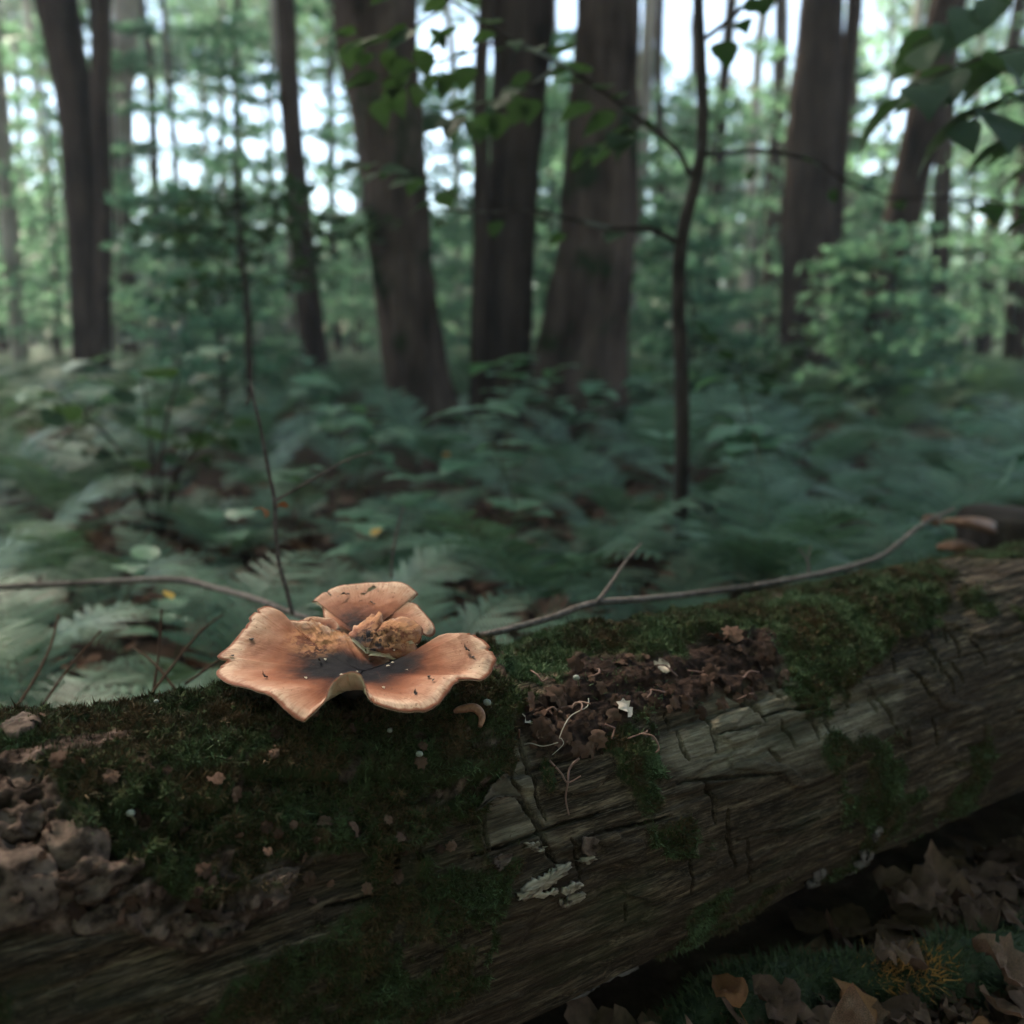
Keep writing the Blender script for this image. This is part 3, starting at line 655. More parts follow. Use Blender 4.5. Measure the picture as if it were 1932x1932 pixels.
# stem down to the log
kp = mpt(985, 668, -.004); sb_, _, _ = None, None, None
q = kp - LO; ss0 = q @ LU; gp, gn = grid_at(ss0, math.radians(93)); foot = l2w(gp)[...] - LZ * 0.006
st_pts = catmull(np.array([foot, foot * .6 + kp * .4 + np.array([0.003, 0, 0]), kp - LZ * 0.012]), 6)
v, f = tube(st_pts - ML, np.array([0.017, 0.0155, 0.0145, 0.014, 0.0135, 0.013, 0.0125, 0.0125, 0.0125, 0.0125, 0.012, 0.011, 0.009])[:len(st_pts)], 24, 0.12, 90, 4)
mm = NT('stem_black'); M_STEMB = mm.done(mm.bsdf(mm.ramp(mm.noise(mm.coord(), 120, 4), [(0.3, (0.008, 0.006, 0.006)), (0.7, (0.03, 0.018, 0.014))]), 0.75))
obj('stem', mesh_np('polypore_stem', v, f, M_STEMB), mush)

# ------------------------------------------------------------------ leaf shapes
MAPLE = [(0, -0.02), (0.18, -0.12), (0.42, -0.10), (0.34, 0.05), (0.58, 0.14), (0.68, 0.33), (0.54, 0.40), (0.46, 0.52), (0.31, 0.48), (0.36, 0.68), (0.24, 0.76), (0.15, 0.90), (0, 1.02)]
OVATE = [(0, 0), (0.14, 0.06), (0.28, 0.2), (0.34, 0.36), (0.33, 0.5), (0.27, 0.66), (0.17, 0.82), (0.08, 0.94), (0, 1.06)]
TOOTH = [(0, 0), (0.2, 0.04), (0.33, 0.16), (0.38, 0.24), (0.36, 0.3), (0.4, 0.42), (0.35, 0.48), (0.34, 0.6), (0.26, 0.68), (0.22, 0.8), (0.12, 0.9), (0, 1.08)]
def leaf_geo(half, size, curl=0.2, cup=0.1, wrinkle=0.0, seed=0, rings=3, stalk=0.0):
    """leaf blade in the XY plane, stalk end at the origin, tip towards +Y"""
    h = np.array(half, float); out = np.vstack([h, h[1:-1][::-1] * [-1, 1]]); n = len(out); c = np.array([0, 0.38])
    t = np.linspace(0, 1, rings + 1)[1:]
    q = np.concatenate([c[None], (c + (out[None] - c) * t[:, None, None]).reshape(-1, 2)])
    x, y = q[:, 0], q[:, 1]
    z = -curl * (y - 0.3) ** 2 + cup * np.abs(x) ** 1.3 - 0.35 * abs(curl) * x * x * np.sign(curl)
    if wrinkle: z = z + wrinkle * fbm(np.stack([x * 4.5, y * 4.5, x * 0 + seed], -1), 4, seed, .6)
    v = np.stack([x, y, z], -1) * size
    j = np.arange(n); k = (j + 1) % n; tr = [np.stack([np.zeros(n, int), 1 + j, 1 + k], -1)]; qd = []
    for r_ in range(rings - 1):
        a = 1 + r_ * n; b = a + n; qd.append(np.stack([a + j, b + j, b + k, a + k], -1))
    g = (v, [np.vstack(qd) if qd else np.zeros((0, 4), int), np.vstack(tr)])
    if stalk:
        P = np.array([[0, 0, 0], [0.02, -0.5, -0.05], [0.05, -1, 0.02]]) * stalk * size
        g = join([g, tube(P, 0.012 * size, 4)])
    return g
def xform(g, M):
    v, f = g; M = np.asarray(M); return v @ M[:3, :3].T + M[:3, 3], f
def rot(ax, an): return np.array(Matrix.Rotation(an, 4, ax))
def loc4(p):
    m = np.eye(4); m[:3, 3] = p; return m
def frame(d, up=(0, 0, 1)):
    """matrix whose +Y is d and +Z is close to up"""
    d = np.asarray(d, float); d = d / np.linalg.norm(d); x = np.cross(d, up); x /= np.linalg.norm(x) + 1e-9; z = np.cross(x, d)
    m = np.eye(4); m[:3, 0], m[:3, 1], m[:3, 2] = x, d, z; return m
def place(o, p, rz=0, sc=1.0, rx=0, ry=0):
    o.location = p; o.rotation_euler = (rx, ry, rz); o.scale = (sc, sc, sc) if np.isscalar(sc) else sc; return o

# ------------------------------------------------------------------ ferns
def frond_geo(L, seed, pairs=17, lift=68, droop=95, side=0.0):
    rg = np.random.default_rng(seed); n = 22
    a = np.radians(lift - droop * np.linspace(0, 1, n) ** 1.25)
    st = L / (n - 1); P = np.zeros((n, 3)); P[1:, 1] = np.cumsum(np.cos(a[:-1]) * st); P[1:, 2] = np.cumsum(np.sin(a[:-1]) * st)
    P[:, 0] = side * np.linspace(0, 1, n) ** 2 * L
    T = np.gradient(P, axis=0); T /= np.linalg.norm(T, axis=1)[:, None]
    X = np.array([1.0, 0, 0]); vs_, fs = [], []; cnt = 0; rnd = []
    for i in range(pairs):
        t = 0.2 + 0.8 * (i + 0.5) / pairs; x = t * (n - 1); k = int(x); fr = x - k; k = min(k, n - 2)
        p = P[k] * (1 - fr) + P[k + 1] * fr; tn = T[k]; nm = np.cross(X, tn)
        pl = L * 0.27 * min(1, (t - 0.12) / 0.22) * (1 - ((t - 0.2) / 0.8) ** 1.7) + 0.008
        for sgn in (-1, 1):
            an = math.radians(22 + 18 * t + rg.uniform(-5, 5)); dr = rg.uniform(0.05, 0.28)
            d = sgn * X * math.cos(an) + tn * math.sin(an) - nm * dr * 0.4; d /= np.linalg.norm(d)
            m = max(4, int(14 * pl / (L * 0.28))); w_ = np.cross(d, nm); w_ /= np.linalg.norm(w_)
            col = rg.uniform(0, 1)
            u = (np.arange(m) + 0.6) / m
            c = p + d[None] * (u * pl)[:, None] - np.array([0, 0, 1])[None] * (dr * pl * 0.55 * u ** 2)[:, None]
            wl = pl * 0.115 * (1 - 0.8 * u ** 1.5) + 0.0016; hw = pl / m * 0.46
            for s2 in (-1, 1):
                dd = s2 * w_ + d * 0.45 - nm * 0.12; tip = c + dd * wl[:, None]
                mid1 = c + dd * wl[:, None] * 0.45 + d * hw; mid2 = c + dd * wl[:, None] * 0.4 - d * hw * 0.9
                vs_.append(np.stack([c - d * hw * 0.5, mid2, tip, mid1], 1).reshape(-1, 3)); rnd.append(np.full(4 * m, col))
                f = np.arange(4 * m).reshape(-1, 4) + cnt; fs.append(f if s2 > 0 else f[:, ::-1]); cnt += 4 * m
            # pinna axis
            ax = np.stack([p, p + d * pl * .5 - [0, 0, dr * pl * .14], p + d * pl - [0, 0, dr * pl * .5]]); hwv = w_ * 0.0011
            vs_.append(np.stack([ax - hwv, ax + hwv], 1).reshape(-1, 3)); rnd.append(np.full(6, 0.1))
            fs.append(np.array([[0, 1, 3, 2], [2, 3, 5, 4]]) + cnt); cnt += 6
    v = np.vstack(vs_); f = np.vstack(fs)
    tv, tf = tube(P, np.linspace(0.0022, 0.0006, n), 5)
    g = join([(v, [f, np.zeros((0, 3), int)]), (tv, tf)])
    return g, np.concatenate(rnd + [np.full(len(tv), 0.05)])
FRONDS = []
for k in range(8):
    (v, f), rn = frond_geo([0.5, 0.46, 0.55, 0.42, 0.5, 0.6, 0.4, 0.48][k], 200 + k, 17, [66, 58, 72, 50, 62, 70, 45, 55][k], [92, 80, 100, 62, 70, 88, 60, 96][k], [0.1, -0.12, 0.05, 0.15, -0.05, 0, -0.1, 0.08][k])
    FRONDS.append(mesh_np('frond', v, f, M_FERN, True, {'rnd': rn}))
def fern(p, sc, rz, n=6, parts=True, rg=RNG, spread=None, label=None, group='ferns in the undergrowth'):
    o = empty('fern', p, rz)
    tag(o, label or 'green fern with arching feathery fronds on the forest floor', 'fern', group if label is None else None)
    for i in range(n):
        c = obj('frond', FRONDS[rg.integers(8)], o)
        c.rotation_euler = (rg.uniform(-0.25, 0.2), rg.uniform(-0.15, 0.15), (i + rg.uniform(-.3, .3)) / n * 2 * math.pi if spread is None else spread[i])
        s = sc * rg.uniform(0.75, 1.1); c.scale = (s, s, s)
    return o
def log_side(x, y):
    """distance beyond the log axis (positive behind it), and along it"""
    q = np.array([x, y, 0]) - LO; return q @ LN, q @ LU
rf = np.random.default_rng(77)
TRUNK_SPOTS = []                                   # (x, y, r) kept clear of ferns
# ferns seen close up, right behind the log (px, py of the ground spot, size, turn)
near_ferns = [(40, 1250, .55, .3, 6), (180, 1180, .55, 1.5, 6), (-60, 1150, .6, 2.2, 6), (330, 1130, .55, .9, 5), (60, 1080, .7, .2, 6), (420, 1060, .5, 2.9, 5), (700, 1090, .5, 1.2, 5), (900, 1060, .52, .5, 6),
              (1080, 1080, .5, 2.1, 5), (1180, 1010, .6, .7, 6), (1420, 1030, .6, 1.9, 6), (1560, 1010, .6, 2.6, 6), (1000, 980, .62, 1.2, 6), (820, 985, .6, .1, 6), (1650, 960, .7, .5, 6), (1340, 960, .65, 2.5, 6),
              (1800, 930, .7, 1, 6), (560, 990, .55, 2, 5), (620, 1130, .3, .4, 5), (1250, 1060, .42, .2, 5)]
fern_labels = ['fern with feathery fronds hanging over the brown stalks behind the log end', 'fern rising behind the dark fallen branch left of the bare twig', 'large pale-tipped fern at the left border beside the fallen branch', 'fern between the dark bush and the bare twig', 'fern standing in front of the dark round-leaved bush',
               'fern right beside the upright bare twig', 'fern just behind the rear lobe of the big mushroom', 'fern behind the short thin bare stem', 'fern close behind the long grey branch near its fork', 'fern left of the foot of the crooked sapling', 'fern right of the foot of the crooked sapling',
               'fern behind the small forked shoot of the long grey branch', None, None, 'fern above the stump with orange brackets', None, 'fern behind the rotten stump', 'fern behind the side shoot of the bare twig', 'small low fern between the bare twig and the mushroom', 'small fern at the very foot of the crooked sapling']
for (x, y, sc, rz, n), lb in zip(near_ferns, fern_labels):
    g = ground_at(x, y); fern((g[0], g[1], -0.02), sc, rz, n, rg=rf, label=lb)
for x, y, sc, rz in [(140, 1120, .55, .8), (380, 1010, .6, 2.4), (480, 1040, .5, .6), (760, 1040, .5, 1.9), (1140, 1050, .5, .3), (1300, 1030, .5, 1.4), (1480, 985, .6, .2), (1720, 1000, .55, 1.1), (900, 930, .7, 2.2), (1080, 930, .7, .4), (660, 920, .7, 1.3), (500, 930, .65, .1), (870, 850, .45, 1.2), (1010, 850, .5, .7), (1190, 850, .6, 2.7), (700, 845, .6, .9)]:
    near_ferns.append((x, y, sc, rz, 6)); g = ground_at(x, y); fern((g[0], g[1], -0.02), sc, rz, 6, rg=rf)
for x, y, sc, rz, lb in [(-.45, .76, .6, .4, 'fern arching over the back of the log left of the mushroom'), (-.66, .66, .6, 2.0, 'fern at the left border leaning over the back of the log'), (-.27, .92, .62, 1.1, 'low fern tucked between the dark fallen branch and the log'), (-.82, .9, .65, 3.0, 'fern at the left border under the fallen branch'), (.12, 1.06, .55, .2, None), (.38, 1.24, .6, 1.5, None), (.62, 1.4, .65, .7, None), (-.55, 1.0, .6, .9, None), (-.4, 1.2, .6, 2.6, None), (-.12, 1.2, .6, 1.9, None), (-.7, 1.25, .65, .2, None), (.25, 1.4, .65, 2.8, None), (-1.0, 1.1, .7, 1.2, None), (.5, 1.65, .75, .4, None), (.85, 1.7, .75, 2.0, None), (-.25, 1.45, .7, .6, None)]:
    fern((x, y, -0.02), sc, rz, 7, rg=rf, label=lb)
placed = [tuple(ground_at(x, y)[:2]) for x, y, *_ in near_ferns]
cnt = 0
for k in range(6000):
    if cnt >= 185: break
    Y = 1.5 + 8.5 * rf.random() ** 1.35; X = rf.uniform(-0.72, 0.72) * Y
    dn, ds = log_side(X, Y)
    if dn < 0.55: continue
    if 3.0 < Y < 4.7 and abs(X / Y + .003) < .19 and rf.random() < .7: continue
    mind = 0.16 + 0.08 * Y ** .8
    if any((X - a) ** 2 + (Y - b) ** 2 < mind * mind for a, b in placed): continue
    cx = X / Y / TAN                                   # the photo's ferns thin out on the far left
    if cx < -0.45 and Y < 2.4 and rf.random() < 0.5: continue
    placed.append((X, Y)); cnt += 1
    fern((X, Y, -0.02 + float(ground_h(np.array([X]), np.array([Y]))[0]) + 0.02), rf.uniform(0.7, 1.1), rf.uniform(0, 6.28), 6 if Y < 4 else 5, rg=rf)
# the far fern field, too far to tell apart
def far_ferns(N=1300):
    base = [frond_geo(0.55, 300 + k, 9, 55 + 5 * k, 80) for k in range(3)]; parts = []; rn = []
    for k in range(N):
        Y = rf.uniform(7, 34) if k % 3 else rf.uniform(6, 12); X = rf.uniform(-0.85, 0.85) * Y; a0 = rf.uniform(0, 6.28); sc = rf.uniform(0.9, 1.5)
        for i in range(4):
            (v, f), r = base[rf.integers(3)]; M = loc4((X, Y, -0.03)) @ rot('Z', a0 + i * 1.57 + rf.uniform(-.4, .4)) @ np.diag([sc, sc, sc, 1])
            v2 = v @ M[:3, :3].T + M[:3, 3]; parts.append((v2[:-2 * 0 or None], f)); rn.append(np.clip(r * .5 + rf.uniform(0, .5), 0, 1))
    v, f = join(parts)
    o = obj('far_ferns', mesh_np('far_ferns', v, f, M_FERN, True, {'rnd': np.concatenate(rn)}))
    tag(o, 'distant carpet of ferns between the far tree trunks', 'ferns', kind='stuff')
FARF = True

# ------------------------------------------------------------------ broad-leaved seedlings among the ferns
LEAF_M = [mesh_np('leaf', *leaf_geo(MAPLE, 1.0, 0.35, 0.12, 0.05, k), M_SEED, True, None) for k in range(3)]
LEAF_T = [mesh_np('leaf', *leaf_geo(TOOTH, 1.0, 0.3, 0.15, 0.05, k), M_SEED, True, None) for k in range(3)]
for me in LEAF_M + LEAF_T:
    at_ = me.attributes.new('rnd', 'FLOAT', 'POINT'); at_.data.foreach_set('value', np.full(len(me.vertices), 0.3, np.float32))
def seedling(p, hgt, nleaf, size, kind, rg):
    o = empty('seedling', p, rg.uniform(0, 6.28)); tag(o, 'broad-leaved seedling with a few wide leaves among the ferns', 'plant', 'broad-leaved seedlings among the ferns')
    P = catmull([(0, 0, 0), (rg.normal(0, .01), rg.normal(0, .01), hgt * .5), (rg.normal(0, .03), rg.normal(0, .03), hgt)], 5)
    v, f = tube(P, np.linspace(0.0028, 0.0012, len(P)), 5); obj('stem', mesh_np('seedling_stem', v, f, M_STEM, True, {'rnd': np.full(len(v), .3)}), o)
    for i in range(nleaf):
        an = i * 2.4 + rg.uniform(-.3, .3); el = rg.uniform(-0.25, 0.35); q = P[-1] - np.array([0, 0, hgt * rg.uniform(0, .35) * (i > 1)])
        d = np.array([math.cos(an) * math.cos(el), math.sin(an) * math.cos(el), math.sin(el)])
        c = obj('leaf', (LEAF_M if kind else LEAF_T)[rg.integers(3)], o); s = size * rg.uniform(.75, 1.15)
        c.matrix_local = Matrix((loc4(q + d * 0.012) @ frame(d) @ np.diag([s, s, s, 1])).tolist())
for x, y, h_, n, sz, kd in [(770, 1100, .17, 5, .085, 1), (930, 1080, .16, 5, .08, 1), (690, 1000, .28, 6, .10, 0), (560, 1050, .22, 5, .08, 0), (850, 1120, .12, 4, .075, 1), (1000, 1120, .11, 4, .06, 0), (960, 1000, .25, 5, .09, 1),
                            (1120, 1130, .08, 4, .05, 0), (1330, 1090, .13, 5, .07, 0), (1450, 1080, .13, 4, .06, 0), (480, 1090, .15, 4, .07, 1), (640, 960, .32, 6, .11, 0), (1260, 990, .25, 5, .08, 1), (730, 1150, .10, 4, .06, 1),
                            (330, 1230, .10, 4, .055, 0), (1390, 1000, .18, 5, .07, 1), (1530, 1060, .12, 4, .06, 1), (250, 1180, .14, 4, .06, 0), (820, 1050, .2, 5, .085, 1)]:
    g = ground_at(x, y); seedling((g[0], g[1], -0.02), h_, n, sz, kd, rf)
for k in range(45):
    Y = rf.uniform(1.8, 6); X = rf.uniform(-0.6, 0.6) * Y; seedling((X, Y, -0.02), rf.uniform(.25, .45), 6, rf.uniform(.08, .13), k % 2, rf)

# ------------------------------------------------------------------ trees
def leaf_cloud(centres, radii, per, size, rg, flat=0.45, shape=4):
    """many separate small leaves gathered in sprays -> verts, quads, rnd"""
    C = np.repeat(centres, per, 0); Rr = np.repeat(radii, per); N = len(C)
    d = rg.normal(0, 1, (N, 3)); d /= np.linalg.norm(d, axis=1)[:, None]; d *= (rg.random(N) ** 0.4)[:, None]
    p = C + d * Rr[:, None] * np.array([1, 1, flat])
    nrm = rg.normal(0, 0.55, (N, 3)) + np.array([0, 0, 1.0]); nrm /= np.linalg.norm(nrm, axis=1)[:, None]
    a = np.cross(nrm, rg.normal(0, 1, (N, 3))); a /= np.linalg.norm(a, axis=1)[:, None]; b = np.cross(nrm, a)
    s = size * rg.uniform(0.6, 1.25, N)[:, None]
    v = np.stack([p - a * s * .5, p + b * s * .3 - nrm * s * .06 - a * s * .05, p + a * s * .55 - nrm * s * .1, p - b * s * .3 - nrm * s * .06 - a * s * .05], 1).reshape(-1, 3)
    return v, np.arange(4 * N).reshape(-1, 4), np.repeat(np.clip(rg.random(N) * .5 + np.repeat(rg.random(len(centres)), per) * .5, 0, 1), 4)
def crown_mesh(seed, rad=3.2, hz=3.0, clusters=110, per=26, size=0.16, mat=M_CROWN, low=-1.0):
    rg = np.random.default_rng(seed); d = rg.normal(0, 1, (clusters, 3)); d /= np.linalg.norm(d, axis=1)[:, None]; d *= (rg.random(clusters) ** .45)[:, None]
    c = d * np.array([rad, rad, hz]); v, f, rn = leaf_cloud(c, rg.uniform(.3, .75, clusters) * rad / 3.2, per, size, rg)
    return mesh_np('crown', v, f, mat, False, {'rnd': rn})
SHADE_CROWN = crown_mesh(450, 3.4, 2.4, 150, 60, 0.19)  # dense crown for the added, unseen shade trees behind the camera
CROWNS = [crown_mesh(400 + k, [3.4, 3.0, 3.8, 2.6][k], [2.6, 3.4, 2.8, 3.0][k]) for k in range(4)]
def trunk_geo(pts, Y, top, flare=0.35, seed=0, seg=44, ridges=0.16):
    """trunk through photo spots (x, y, width px) standing at depth Y, carried on to height top"""
    A = np.array(pts, float); P = at(A[:, 0], A[:, 1], Y); r = A[:, 2] / 2 / 966 * TAN * Y
    o = np.argsort(P[:, 2]); P, r = P[o], r[o]
    d = P[0] - P[1]; d = d / abs(d[2]) if abs(d[2]) > 1e-6 else np.array([0, 0, -1.0])
    base = P[0] + d * max(P[0, 2] + 0.08, 0.02); base[2] = min(base[2], -0.08)
    u = P[-1] - P[max(len(P) - 3, 0)]; u = u / u[2]; u[:2] *= 0.6
    P = np.vstack([base, P]); r = np.concatenate([[r[0] * (1 + flare)], r])
    k = np.arange(1, 7) / 6; ext = P[-1] + u * ((top - P[-1, 2]) * k)[:, None]; ext[:, 0] += 0.1 * np.sin(k * 5 + seed)
    r = np.concatenate([r, r[-1] * (1 - 0.75 * k)]); P = np.vstack([P, ext])
    Q = catmull(np.hstack([P, r[:, None]]), 10)
    z0 = Q[0, 2]; fl = 1 + flare * np.exp(-(Q[:, 2] - z0) / 0.25) * 0.5
    v, f = tube(Q[:, :3], Q[:, 3] * fl, seg, 0.05, 5 / max(r[0], .02) * .25, seed, ridges=ridges)
    return v, f, Q
def tree(name, label, pts, Y, top=11, mat=None, crown=0, csc=1.0, seed=0, flare=0.35, group=None, extra=(), limbs=4, cat='tree'):
    v, f, Q = trunk_geo(pts, Y, top, flare, seed); b = Q[0, :3].copy(); b[2] = 0
    o = empty(name, b); tag(o, label, cat, group)
    obj('trunk', mesh_np('trunk', v - b, f, mat or M_BARK), o)
    for e, eY in extra:
        v2, f2, _ = trunk_geo(e, eY, top * .8, flare * .6, seed + 5, 14); obj('stem', mesh_np('stem', v2 - b, f2, mat or M_BARK), o)
    rg = np.random.default_rng(seed + 900)
    for k in range(limbs):
        i = int(len(Q) * rg.uniform(.72, .95)); p = Q[i, :3]; an = rg.uniform(0, 6.28); L = rg.uniform(1.5, 2.6)
        e = p + np.array([math.cos(an) * L, math.sin(an) * L, L * .6]); m_ = (p + e) / 2 + [0, 0, .15]
        v2, f2 = tube(catmull([p, m_, e], 5), np.linspace(Q[i, 3] * .5, .015, 11), 7); obj('limb', mesh_np('limb', v2 - b, f2, mat or M_BARK), o)
    if crown is not None:
        c = obj('crown', CROWNS[crown % 4], o); place(c, Q[-1, :3] - b - np.array([0, 0, 1.0 * csc]), rg.uniform(0, 6.28), csc)
    TRUNK_SPOTS.append((b[0], b[1], Q[0, 3]))
    return o
tree('tree', 'thick dark trunk leaning left, standing just left of the dark twin trunks', [(815, 830, 118), (798, 760, 112), (785, 700, 108), (765, 560, 106), (748, 400, 108), (728, 200, 120), (708, 0, 136)], 4.6, 9.5, M_BARKMOSS, 0, 1.1, 1)
tree('tree', 'dark trunk with a slimmer stem pressed against its left side', [(948, 800, 112), (945, 700, 104), (955, 560, 92), (966, 400, 82), (978, 200, 92), (985, 0, 104)], 4.8, 10, M_BARK, 1, 1.1, 2,
     extra=[([(905, 800, 34), (903, 640, 30), (908, 400, 30), (908, 120, 26)], 4.65)])
tree('tree', 'broadest trunk, grey-brown with a flared mossy foot, right of the dark twin trunks', [(1080, 790, 190), (1083, 740, 172), (1100, 640, 152), (1120, 500, 138), (1130, 400, 130), (1140, 200, 112), (1148, 0, 104)], 4.7, 10.5, M_BARKMOSS, 2, 1.1, 3, 0.5)
tree('tree', 'dark leaning tree on the left with a thinner second stem beside it', [(175, 720, 66), (172, 600, 62), (158, 400, 56), (140, 200, 56), (105, 0, 66)], 7.5, 10, M_BARK, 3, 1.2, 4, extra=[([(192, 700, 26), (196, 400, 28), (190, 200, 28), (188, 0, 34)], 7.4)])
tree('tree', 'slim dark trunk with a thin branch slanting up to the left', [(610, 770, 42), (592, 650, 44), (575, 500, 40), (556, 300, 36), (545, 150, 34), (538, 0, 30)], 7, 9.5, M_BARK, 1, 1.0, 5, extra=[])
tree('tree', 'tall straight trunk with brown streaks right of the thin crooked sapling', [(1510, 740, 84), (1512, 640, 78), (1522, 420, 84), (1535, 200, 80), (1552, 0, 68)], 8, 11, M_BARK, 0, 1.2, 6, extra=[([(1560, 700, 26), (1582, 300, 30), (1602, 100, 26), (1612, 0, 26)], 8.3)])
tree('tree', 'dark trunk leaning right behind the dark hanging leaves', [(1638, 745, 74), (1652, 650, 66), (1675, 520, 62), (1712, 370, 58), (1745, 220, 60), (1775, 80, 56), (1790, 0, 56)], 7, 10, M_BARK, 1, 1.1, 7)
tree('tree', 'thin pale trunk with smooth light bark at the far left', [(206, 560, 24), (212, 400, 30), (228, 200, 36), (240, 0, 40)], 12, 13, M_BARKPALE, 2, 1.2, 8)
tree('tree', 'pale mottled trunk cut by the left border of the view', [(30, 600, 20), (18, 480, 22), (4, 320, 24), (-10, 150, 24)], 9, 10, M_BARKPALE, 3, 1.1, 9)
tree('tree', 'pale brown slim trunk standing against a slim dark one', [(560, 720, 26), (556, 640, 26), (552, 520, 22), (548, 300, 18)], 8.5, 9, M_BARKPALE, 0, .9, 10)
tree('tree', 'pale slender trunk seen just right of the broadest trunk', [(1182, 740, 20), (1184, 640, 20), (1200, 460, 20), (1212, 280, 24), (1222, 60, 20)], 10, 11, M_BARKPALE, 1, 1.0, 12)
rt = np.random.default_rng(31)
bgspots = [(40, 12, 26), (300, 15, 16), (250, 13, 22), (350, 20, 12), (430, 22, 12), (470, 17, 14), (640, 16, 14), (680, 24, 14), (870, 18, 14), (1035, 22, 12), (1260, 14, 18), (1345, 12, 22), (1400, 18, 18), (1450, 15, 26), (1590, 20, 14),
           (1765, 10, 30), (1700, 22, 14), (1850, 13, 26), (1910, 9, 32), (1930, 17, 20), (110, 20, 14), (5, 16, 20), (-120, 10, 40), (2050, 11, 40), (400, 28, 10), (760, 26, 10), (1120, 28, 10), (1640, 27, 10), (1820, 25, 12), (210, 25, 12), (520, 30, 10), (960, 30, 10), (1500, 30, 12), (60, 28, 12), (1300, 32, 10)]
for k, (x, Y, wpx) in enumerate(bgspots):
    ln = rt.normal(0, 14) + (x - 966) * .04; yb = 640 + CAM[2] / Y / TAN * 966
    tree('tree', 'slender dark background tree in the hazy green wood' if k % 4 else 'slender pale-barked background tree in the hazy green wood', [(x, yb, wpx * 1.1), (x + ln * .4 + rt.normal(0, 4), yb - 250, wpx), (x + ln, yb - 560, wpx * .9)], Y, rt.uniform(8, 12) + Y * .15, M_BARK if k % 4 else M_BARKPALE, k, rt.uniform(.9, 1.3), 40 + k, .25, 'dark slender trees of the background wood' if k % 4 else 'pale slender trees of the background wood', limbs=2)

# young trees with layered leaf sprays
def spray_tree(p, hgt, rad, rg, name='young_tree', label='young leafy tree with flat layered sprays under the tall trees', group='young trees of the understorey', size=0.09, n=26, mat=None, per=70, lowest=.25):
    o = empty(name, p); tag(o, label, 'tree', group)
    P = catmull([(0, 0, -.05), (rg.normal(0, .05), rg.normal(0, .05), hgt * .4), (rg.normal(0, .15), rg.normal(0, .15), hgt)], 6)
    parts = [tube(P, np.linspace(.012 + hgt * .006, .006, len(P)), 7)]; cen = []; rr = []
    for i in range(n):
        t = lowest + (1 - lowest) * (i + .5) / n; b = P[int(t * (len(P) - 1))]; an = i * 2.4 + rg.uniform(-.4, .4); L = rad * (1.1 - .7 * t) * rg.uniform(.6, 1.1)
        e = b + np.array([math.cos(an) * L, math.sin(an) * L, L * rg.uniform(.05, .35)]); parts.append(tube(np.array([b, (b + e) / 2 + [0, 0, .04], e]), [.006, .004, .002], 4, cap=False))
        for u in (.45, .75, 1.0): cen.append(b + (e - b) * u); rr.append(L * .32 + .08)
    v, f = join(parts); obj('trunk', mesh_np('young_trunk', v, f, M_BARK), o)
    v, f, rn = leaf_cloud(np.array(cen), np.array(rr), per // 3, size, rg, .22); obj('crown', mesh_np('young_crown', v, f, mat or M_CROWN, False, {'rnd': rn}), o)
    return o
ry = np.random.default_rng(91)
spray_spots = [(-1.75, 5.6, 1.3, .6), (-2.2, 8.0, 3.0, 1.0), (-4.9, 8.4, 3.0, 1.0), (-.9, 8.5, 2.8, 1.0), (1.75, 8.8, 2.6, .9), (3.6, 8.6, .8, .5), (2.3, 6.0, 1.1, .7), (4.6, 8.5, 3.2, 1.1), (-4.6, 9.5, 3.4, 1.2), (.9, 9.0, 2.4, .9), (5.0, 10.5, 3.5, 1.3), (-.1, 10.5, 3, 1.1), (1.25, 6.8, 1.5, .6)]
sp_labels = ['leafy young tree in front of the slim dark trunk', 'leafy young tree between the left twin-stemmed tree and the slim dark trunk', 'leafy young tree beside the left twin-stemmed tree', 'leafy young tree behind the thick trunk that leans left', 'leafy young tree left of the tall straight trunk with brown streaks',
             'short leafy young tree near the foot of the trunk that leans right', 'low leafy young tree at the foot of the tall straight trunk with brown streaks', 'leafy young tree behind the trunk that leans right', 'leafy young tree at the pale mottled trunk on the left border', 'leafy young tree behind the broadest trunk', None, 'leafy young tree behind the dark twin trunks', 'short leafy young tree right behind the crooked sapling']
for (x, y, h_, r_), lb in zip(spray_spots, sp_labels):
    if lb: spray_tree((x, y, 0), h_, r_, ry, label=lb, group=None)
    else: spray_tree((x, y, 0), h_, r_, ry)
for k in range(44):
    Y = ry.uniform(10, 26); X = ry.uniform(-.7, .7) * Y; spray_tree((X, Y, 0), ry.uniform(2.5, 5), ry.uniform(1.0, 1.9), ry, size=.13, n=22)

# the far wood: one mass of foliage
def far_wood():
    rg = np.random.default_rng(17); N = 4600
    Y = rg.uniform(24, 48, N); X = rg.uniform(-.78, .78, N) * Y; Z = rg.uniform(0, 1, N) ** 1.25 * Y * .50
    c = np.stack([X, Y, Z], -1)
    keep = fbm(np.stack([X / Y * 7, Z / Y * 9, Y * 0], -1), 3, 61) > -0.26 + 0.26 * sstep(.1, .40, Z / Y) - .8 * sstep(.14, .04, Z / Y)
    gap = np.exp(-(((X / Y + .34) / .12) ** 2 + ((Z / Y - .21) / .09) ** 2)) * .9 + np.exp(-(((X / Y - .30) / .18) ** 2 + ((Z / Y - .27) / .10) ** 2)) * .8
    keep &= rg.random(N) > gap
    c = c[keep]; v, f, rn = leaf_cloud(c, rg.uniform(.7, 1.7, len(c)), 70, .36, rg, .6)
    o = obj('far_wood', mesh_np('far_wood', v, f, M_CROWN, False, {'rnd': rn})); tag(o, 'distant mass of woodland leaves closing the view', 'foliage', kind='stuff')
far_wood()
if FARF: far_ferns()

